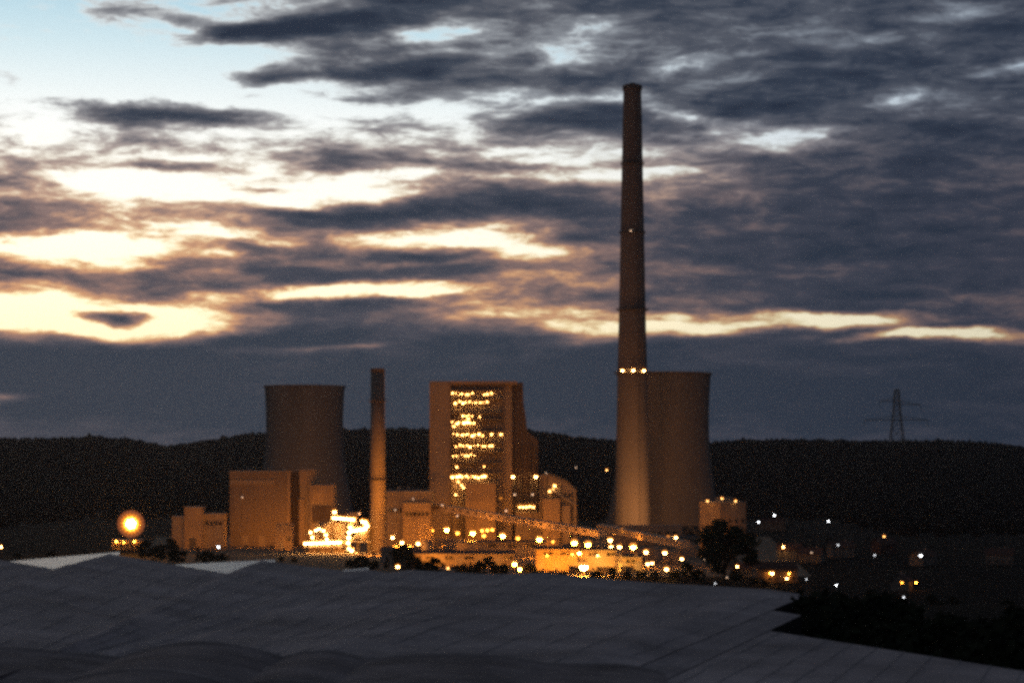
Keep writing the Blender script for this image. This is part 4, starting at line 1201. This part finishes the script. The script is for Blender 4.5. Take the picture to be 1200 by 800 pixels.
# ------------------------------------------------------------------ trees near the plant
xb = X(850, 905)
plant_tree('big', xb, 905, 1.0, .4, 'big round dark tree in front of the tan block', name='tree')
fr_ = [(170, 634, 1150, 'broad0'), (183, 640, 1120, 'broad1'), (198, 632, 1130, 'broad2'), (208, 642, 1110, 'bush0'), (243, 646, 1100, 'bush1'), (258, 648, 1090, 'bush0'), (232, 640, 1120, 'cone0'),
       (100, 648, 1100, 'bush1'), (60, 646, 1110, 'broad0'), (20, 648, 1100, 'broad1'),
       (412, 655, 1060, 'bush0'), (424, 652, 1050, 'bush1'), (436, 656, 1040, 'bush0'), (453, 650, 1045, 'cone1'), (464, 640, 1060, 'cone0'), (472, 639, 1050, 'broad1'), (481, 650, 1040, 'bush1'),
       (497, 657, 1010, 'bush0'), (509, 655, 1000, 'bush1'), (540, 660, 1000, 'bush0'), (551, 656, 1000, 'cone1'), (562, 659, 990, 'bush1'), (574, 653, 1000, 'broad2'), (586, 660, 985, 'bush0'),
       (620, 661, 1000, 'bush1'), (630, 667, 985, 'bush0'), (645, 669, 980, 'bush1'), (660, 671, 980, 'bush0'), (700, 669, 960, 'bush1'), (718, 667, 962, 'broad1'), (735, 670, 965, 'bush1'), (694, 673, 958, 'bush0'), (752, 668, 970, 'bush0'),
       (768, 670, 960, 'bush1'), (790, 668, 960, 'bush0'), (805, 660, 960, 'broad1'), (818, 668, 940, 'bush1'), (884, 676, 920, 'bush0'), (895, 680, 900, 'bush1'), (345, 655, 1120, 'bush0'), (330, 654, 1130, 'bush1')]
HT = {'broad': 10.0, 'cone': 11.0, 'bush': 5.0}
def sidename(px):
    return 'left of the brown boiler house' if px < 300 else ('along the front of the plant' if px < 760 else 'beside the round tree')
for i, (px, pyt, D, kind) in enumerate(fr_):
    x = X(px, D); s = max(.5, (Z(pyt, D) - T(x, D)) / HT[kind[:-1]] / .98)
    nm = 'bush' if kind.startswith('bush') else 'tree'
    form = {'broad': 'dark broad tree', 'cone': 'dark pointed tree', 'bush': 'low dark bush'}[kind[:-1]]
    same = sorted(q[0] for q in fr_ if q[3][:-1] == kind[:-1] and sidename(q[0]) == sidename(px))
    lab = '%s %s' % (form, sidename(px)) if len(same) == 1 else '%s %s, %s of its kind from the left' % (form, sidename(px), ORD[same.index(px)])
    plant_tree(kind, x, D, s, i * 1.7, lab, '%s row %s' % (form, sidename(px)), name=nm, cat=nm)
# unlit trees on the slope to the right
r = random.Random(21)
cnt = 0
for i in range(400):
    D = r.uniform(420, 930); px = r.uniform(880, 1330)
    kind = r.choice(['broad0', 'broad1', 'broad2', 'bush0', 'bush1', 'cone0'])
    h = r.uniform(5, 10) if kind[:-1] != 'bush' else r.uniform(3, 5)
    x = X(px, D); zt_ = T(x, D) + h
    pt = HOR + (CAMZ - zt_) * F / D; wd = h * .55 * F / D
    if pt < 688 + r.uniform(0, 10): continue
    if any(abs(px - a) < wd + 4 and dd_ > D and b > pt - 4 for a, b, dd_ in LAMP_PIX): continue
    plant_tree(kind, x, D, h / HT[kind[:-1]], r.uniform(0, 6), 'unlit tree on the black slope at the lower right', 'unlit trees on the lower right slope')
    cnt += 1
    if cnt >= 40: break

for i in range(34):
    D = r.uniform(165, 330); px = r.uniform(925, 1330)
    kind = r.choice(['broad0', 'broad1', 'broad2', 'bush0', 'bush1'])
    pt = r.uniform(712, 735) if i % 3 else r.uniform(735, 760)
    x = X(px, D); h = Z(pt, D) - T(x, D)
    if h < 1.5: continue
    plant_tree(kind, x, D, min(h, 9) / HT[kind[:-1]], r.uniform(0, 6), 'black leafy tree right behind the lowest grey roof', 'black trees behind the lowest grey roof')

for px, pt, D, kind in ((962, 693, 147.5, 'bush0'), (990, 700, 146, 'broad0'), (948, 705, 142.5, 'bush1'), (1025, 702, 150, 'broad1'), (926, 711, 140.5, 'bush0'), (955, 722, 138, 'bush1'), (975, 712, 141, 'bush0'), (1065, 712, 148, 'broad2'), (1110, 722, 146, 'broad0'), (1000, 726, 136, 'bush0'), (1050, 735, 132, 'bush1'), (1160, 735, 140, 'broad1'), (1110, 748, 128, 'bush0'), (1185, 752, 130, 'bush1'), (1210, 745, 136, 'broad2')):
    x = X(px, D); h = 5.2 if kind.startswith('bush') else 8.0
    plant_tree(kind, x, D, h / HT[kind[:-1]], px * .1, 'black leafy tree right behind the lowest grey roof', 'black trees behind the lowest grey roof', z=Z(pt, D) - h)

# ------------------------------------------------------------------ the roofs in the foreground
dirv = Vector((.27, 1.0, 0)).normalized()
def depth_of(px): return 190.0 - 42.0 * px / 945.0
prof = [(-420, 640), (-330, 662), (-150, 645), (-60, 645), (66, 667), (128, 648.5), (268, 672), (307, 656.5), (405, 669), (432, 667), (455, 671), (480, 667.5), (575, 672.5), (640, 671), (700, 677), (760, 682), (840, 686.5), (900, 690), (946, 697)]
rt = thing('folded_roof_shed', 'broad grey folded shed roof filling the foreground', 'shed', (0, 140, 34))
def fold_dir(px):
    return Vector((float(np.interp(px, [66, 128, 268, 307, 420, 946], [-.048, -.046, -.014, -.012, .08, .27])), 1.0, 0)).normalized()
pts = [at(px, py, depth_of(px)) for px, py in prof]
dirs = [fold_dir(px) for px, py in prof]
LEN = lambda q: float(np.interp(q, [0, 946], [125, 125]))
nsub = 30
def ripple(p):
    return .10 * math.sin(p.x * .55 + p.y * .21) * math.sin(p.y * .17 + 1.0) + .06 * math.sin(p.x * 1.3 - p.y * .4)
for i in range(len(pts) - 1):
    a, b2, da, db = pts[i], pts[i + 1], dirs[i] * LEN(prof[i][0]), dirs[i + 1] * LEN(prof[i + 1][0])
    m = MB(); vs = []; na = max(3, int((b2 - a).length / 1.5))
    for t in range(nsub + 1):
        for j in range(na + 1):
            p = a.lerp(b2, j / na) - da.lerp(db, j / na) * (t / nsub)
            if t: p.z += ripple(p) * (0.0 if (i == len(pts) - 2 and j == na) else 1.0)
            vs.append(p)
    fs = [(t * (na + 1) + j, t * (na + 1) + j + 1, (t + 1) * (na + 1) + j + 1, (t + 1) * (na + 1) + j) for t in range(nsub) for j in range(na)]
    m.add(vs, fs)
    sl = m.build('roof_slope', MATS['grey_roof_sheet'], rt, smooth=True)
    ns = max(1, int((b2 - a).length / 2.2))
    for q in range(ns):
        f_ = (q + .5) / ns
        p0 = a.lerp(b2, f_); dq = da.lerp(db, f_)
        sm = MB(); prev = None
        for t in range(16):
            p = p0 - dq * (t / 15)
            if t: p.z += ripple(p)
            p.z += .02
            if prev is not None: sm.tube(prev, p, .022, .022, 4, caps=False)
            prev = p
        sm.build('seam', MATS['roof_seam'], sl)
    MB().add([a, b2, (b2.x, b2.y, 30), (a.x, a.y, 30)], [(0, 1, 2, 3)]).build('gable_wall', MATS['dark_wall'], sl)
e_ = pts[-1]; dirv = dirs[-1]; L_ = 125.0
MB().add([e_, e_ - dirv * L_, (e_ - dirv * L_) * 1 - Vector((0, 0, 9)), e_ - Vector((0, 0, 9))], [(0, 1, 2, 3)]).build('side_wall', MATS['dark_wall'], rt)

def side_bay(name, label, pa, pb, Da, Db, seed):
    a, b2 = at(pa[0], pa[1], Da), at(pb[0], pb[1], Db)
    root = thing(name, label, 'shed', ((a.x + b2.x) / 2, (a.y + b2.y) / 2, 34), 'grey folded roofs')
    m = MB(); vs = []; r = random.Random(seed)
    n1_, n2_ = 20, 14
    for t in range(n2_ + 1):
        for j in range(n1_ + 1):
            p = a.lerp(b2, j / n1_) - dirv * (75.0 * t / n2_)
            p.z += r.uniform(-.05, .05) * (1 if 0 < j < n1_ and t else 0)
            vs.append(p)
    m.add(vs, [(t * (n1_ + 1) + j, t * (n1_ + 1) + j + 1, (t + 1) * (n1_ + 1) + j + 1, (t + 1) * (n1_ + 1) + j) for t in range(n2_) for j in range(n1_)])
    sl = m.build('roof_slope', MATS['grey_roof_sheet'], root, smooth=True)
    ns = int((b2 - a).length / 2.2)
    for q in range(ns):
        p = a.lerp(b2, (q + .5) / ns) + Vector((0, 0, .03)); MB().tube(p, p - dirv * 75, .022, .022, 4).build('seam', MATS['roof_seam'], sl)
    MB().add([a, b2, (b2.x, b2.y, 28), (a.x, a.y, 28)], [(0, 1, 2, 3)]).build('gable_wall', MATS['dark_wall'], root)
    MB().add([b2, b2 - dirv * 75, (b2 - dirv * 75) - Vector((0, 0, 11)), b2 - Vector((0, 0, 11))], [(0, 1, 2, 3)]).build('side_wall', MATS['dark_wall'], root)
def pix(p): return 600 + F * p.x / p.y, HOR - (p.z - CAMZ) * F / p.y
def along(p0, px):
    t = 0.0
    while t < 90:
        q = p0 - dirv * t
        if pix(q)[0] <= px: return q
        t += .1
    return p0
q1 = along(e_, 905) - Vector((0, 0, .03))
pb1 = (939, pix(q1)[1] + 5.5)
side_bay('folded_roof_shed', 'narrow stepped grey roof at the right end of the broad foreground roof', pix(q1), pb1, q1.y, q1.y - 1.5, 3)
q2 = along(at(pb1[0], pb1[1], q1.y - 1.5), 902) - Vector((0, 0, .03))
side_bay('folded_roof_shed', 'lowest grey roof reaching to the lower right corner', pix(q2), (1340, pix(q2)[1] + 69), q2.y, q2.y - 28, 4)

# pale sheet roofs glimpsed through the valleys
def pale(label, pa, pb, Df, Dn, drop):
    a, b2 = at(pa[0], pa[1], Df), at(pb[0], pb[1], Df + 3)
    k_ = Dn / Df
    c, d_ = Vector((b2.x * k_ + .3, Dn, b2.z - drop)), Vector((a.x * k_, Dn, a.z - drop))
    root = thing('pale_roof_shed', label, 'shed', ((a.x + b2.x) / 2, Df, 33), 'pale roofs behind the broad grey roof')
    up = Vector((0, 0, .12))
    MB().add([a, b2, c, d_, a - up, b2 - up, c - up, d_ - up], [(0, 1, 2, 3), (7, 6, 5, 4), (0, 4, 5, 1), (1, 5, 6, 2), (2, 6, 7, 3), (3, 7, 4, 0)]).build('roof_sheet', MATS['pale_sheet'], root)
    for p, q in ((a, b2), (b2, c), (c, d_), (d_, a)):
        MB().add([p - up, q - up, (q.x, q.y, 28), (p.x, p.y, 28)], [(0, 1, 2, 3)]).build('wall', MATS['dark_roof_sheet'], root)
pale('pale sheet roof glimpsed at the far left of the foreground', (8, 657.5), (140, 646.2), 222, 200, 1.1)
pale('pale sheet roof glimpsed below the brown boiler house', (205, 661), (322, 655.3), 222, 197, 1.2)
pale('sliver of pale roof glimpsed below the slim chimney', (402, 667.4), (432, 664.6), 215, 196, 1.0)

# dark rounded roofs along the bottom edge
vt = thing('vaulted_shed', 'row of low dark rounded roofs along the bottom edge', 'shed', (-10, 70, 34))
vdir = Vector((.04, 1, 0)).normalized()
vaults = [(-330, 140, 756, 771), (140, 332, 753, 771), (332, 428, 763.5, 773), (428, 640, 767, 778), (640, 780, 779, 790)]
for i, (p0, p1, yt, yv) in enumerate(vaults):
    Dv = 92.0
    m = MB(); n = 14
    arc = []
    for j in range(n + 1):
        t = j / n
        arc.append(at(p0 + (p1 - p0) * t, (yv if i == 0 or t > .5 else vaults[i-1][3]) - ((yv if i == 0 or t > .5 else vaults[i-1][3]) - yt) * math.sin(math.pi * t) ** .9, Dv))
    vs = [p - vdir * (4.0 * q) for q in range(14) for p in arc]
    fs = [(q * (n + 1) + j, q * (n + 1) + j + 1, (q + 1) * (n + 1) + j + 1, (q + 1) * (n + 1) + j) for q in range(13) for j in range(n)]
    m.add(vs, fs)
    v_ = m.build('vault', MATS['dark_roof_sheet'], vt, smooth=True)
    MB().add(arc + [Vector((arc[-1].x, arc[-1].y, 34)), Vector((arc[0].x, arc[0].y, 34))], [tuple(range(n + 3))]).build('end_wall', MATS['dark_roof_sheet'], v_)
    for q in range(0, 13, 3):
        rb2 = MB()
        for j in range(n):
            rb2.tube(arc[j] - vdir * (4.0 * q) + Vector((0, 0, .05)), arc[j + 1] - vdir * (4.0 * q) + Vector((0, 0, .05)), .05, .05, 4)
        rb2.build('hoop', MATS['roof_seam'], v_)

# ------------------------------------------------------------------ evening haze over the valley
hz = MB().box(-5200, 5200, -600, 6200, -8, 302).build('haze', bpy.data.materials.new('haze'))
hm = hz.data.materials[0]; hm.use_nodes = True
hm.node_tree.nodes.clear()
pv = hm.node_tree.nodes.new('ShaderNodeVolumePrincipled')
pv.inputs['Color'].default_value = (0.92, 0.92, 0.94, 1)
pv.inputs['Density'].default_value = HAZE
pv.inputs['Anisotropy'].default_value = 0.7
ho = hm.node_tree.nodes.new('ShaderNodeOutputMaterial')
hm.node_tree.links.new(pv.outputs[0], ho.inputs['Volume'])
tag(hz, 'thin evening haze lying over the valley', 'haze', kind='stuff')
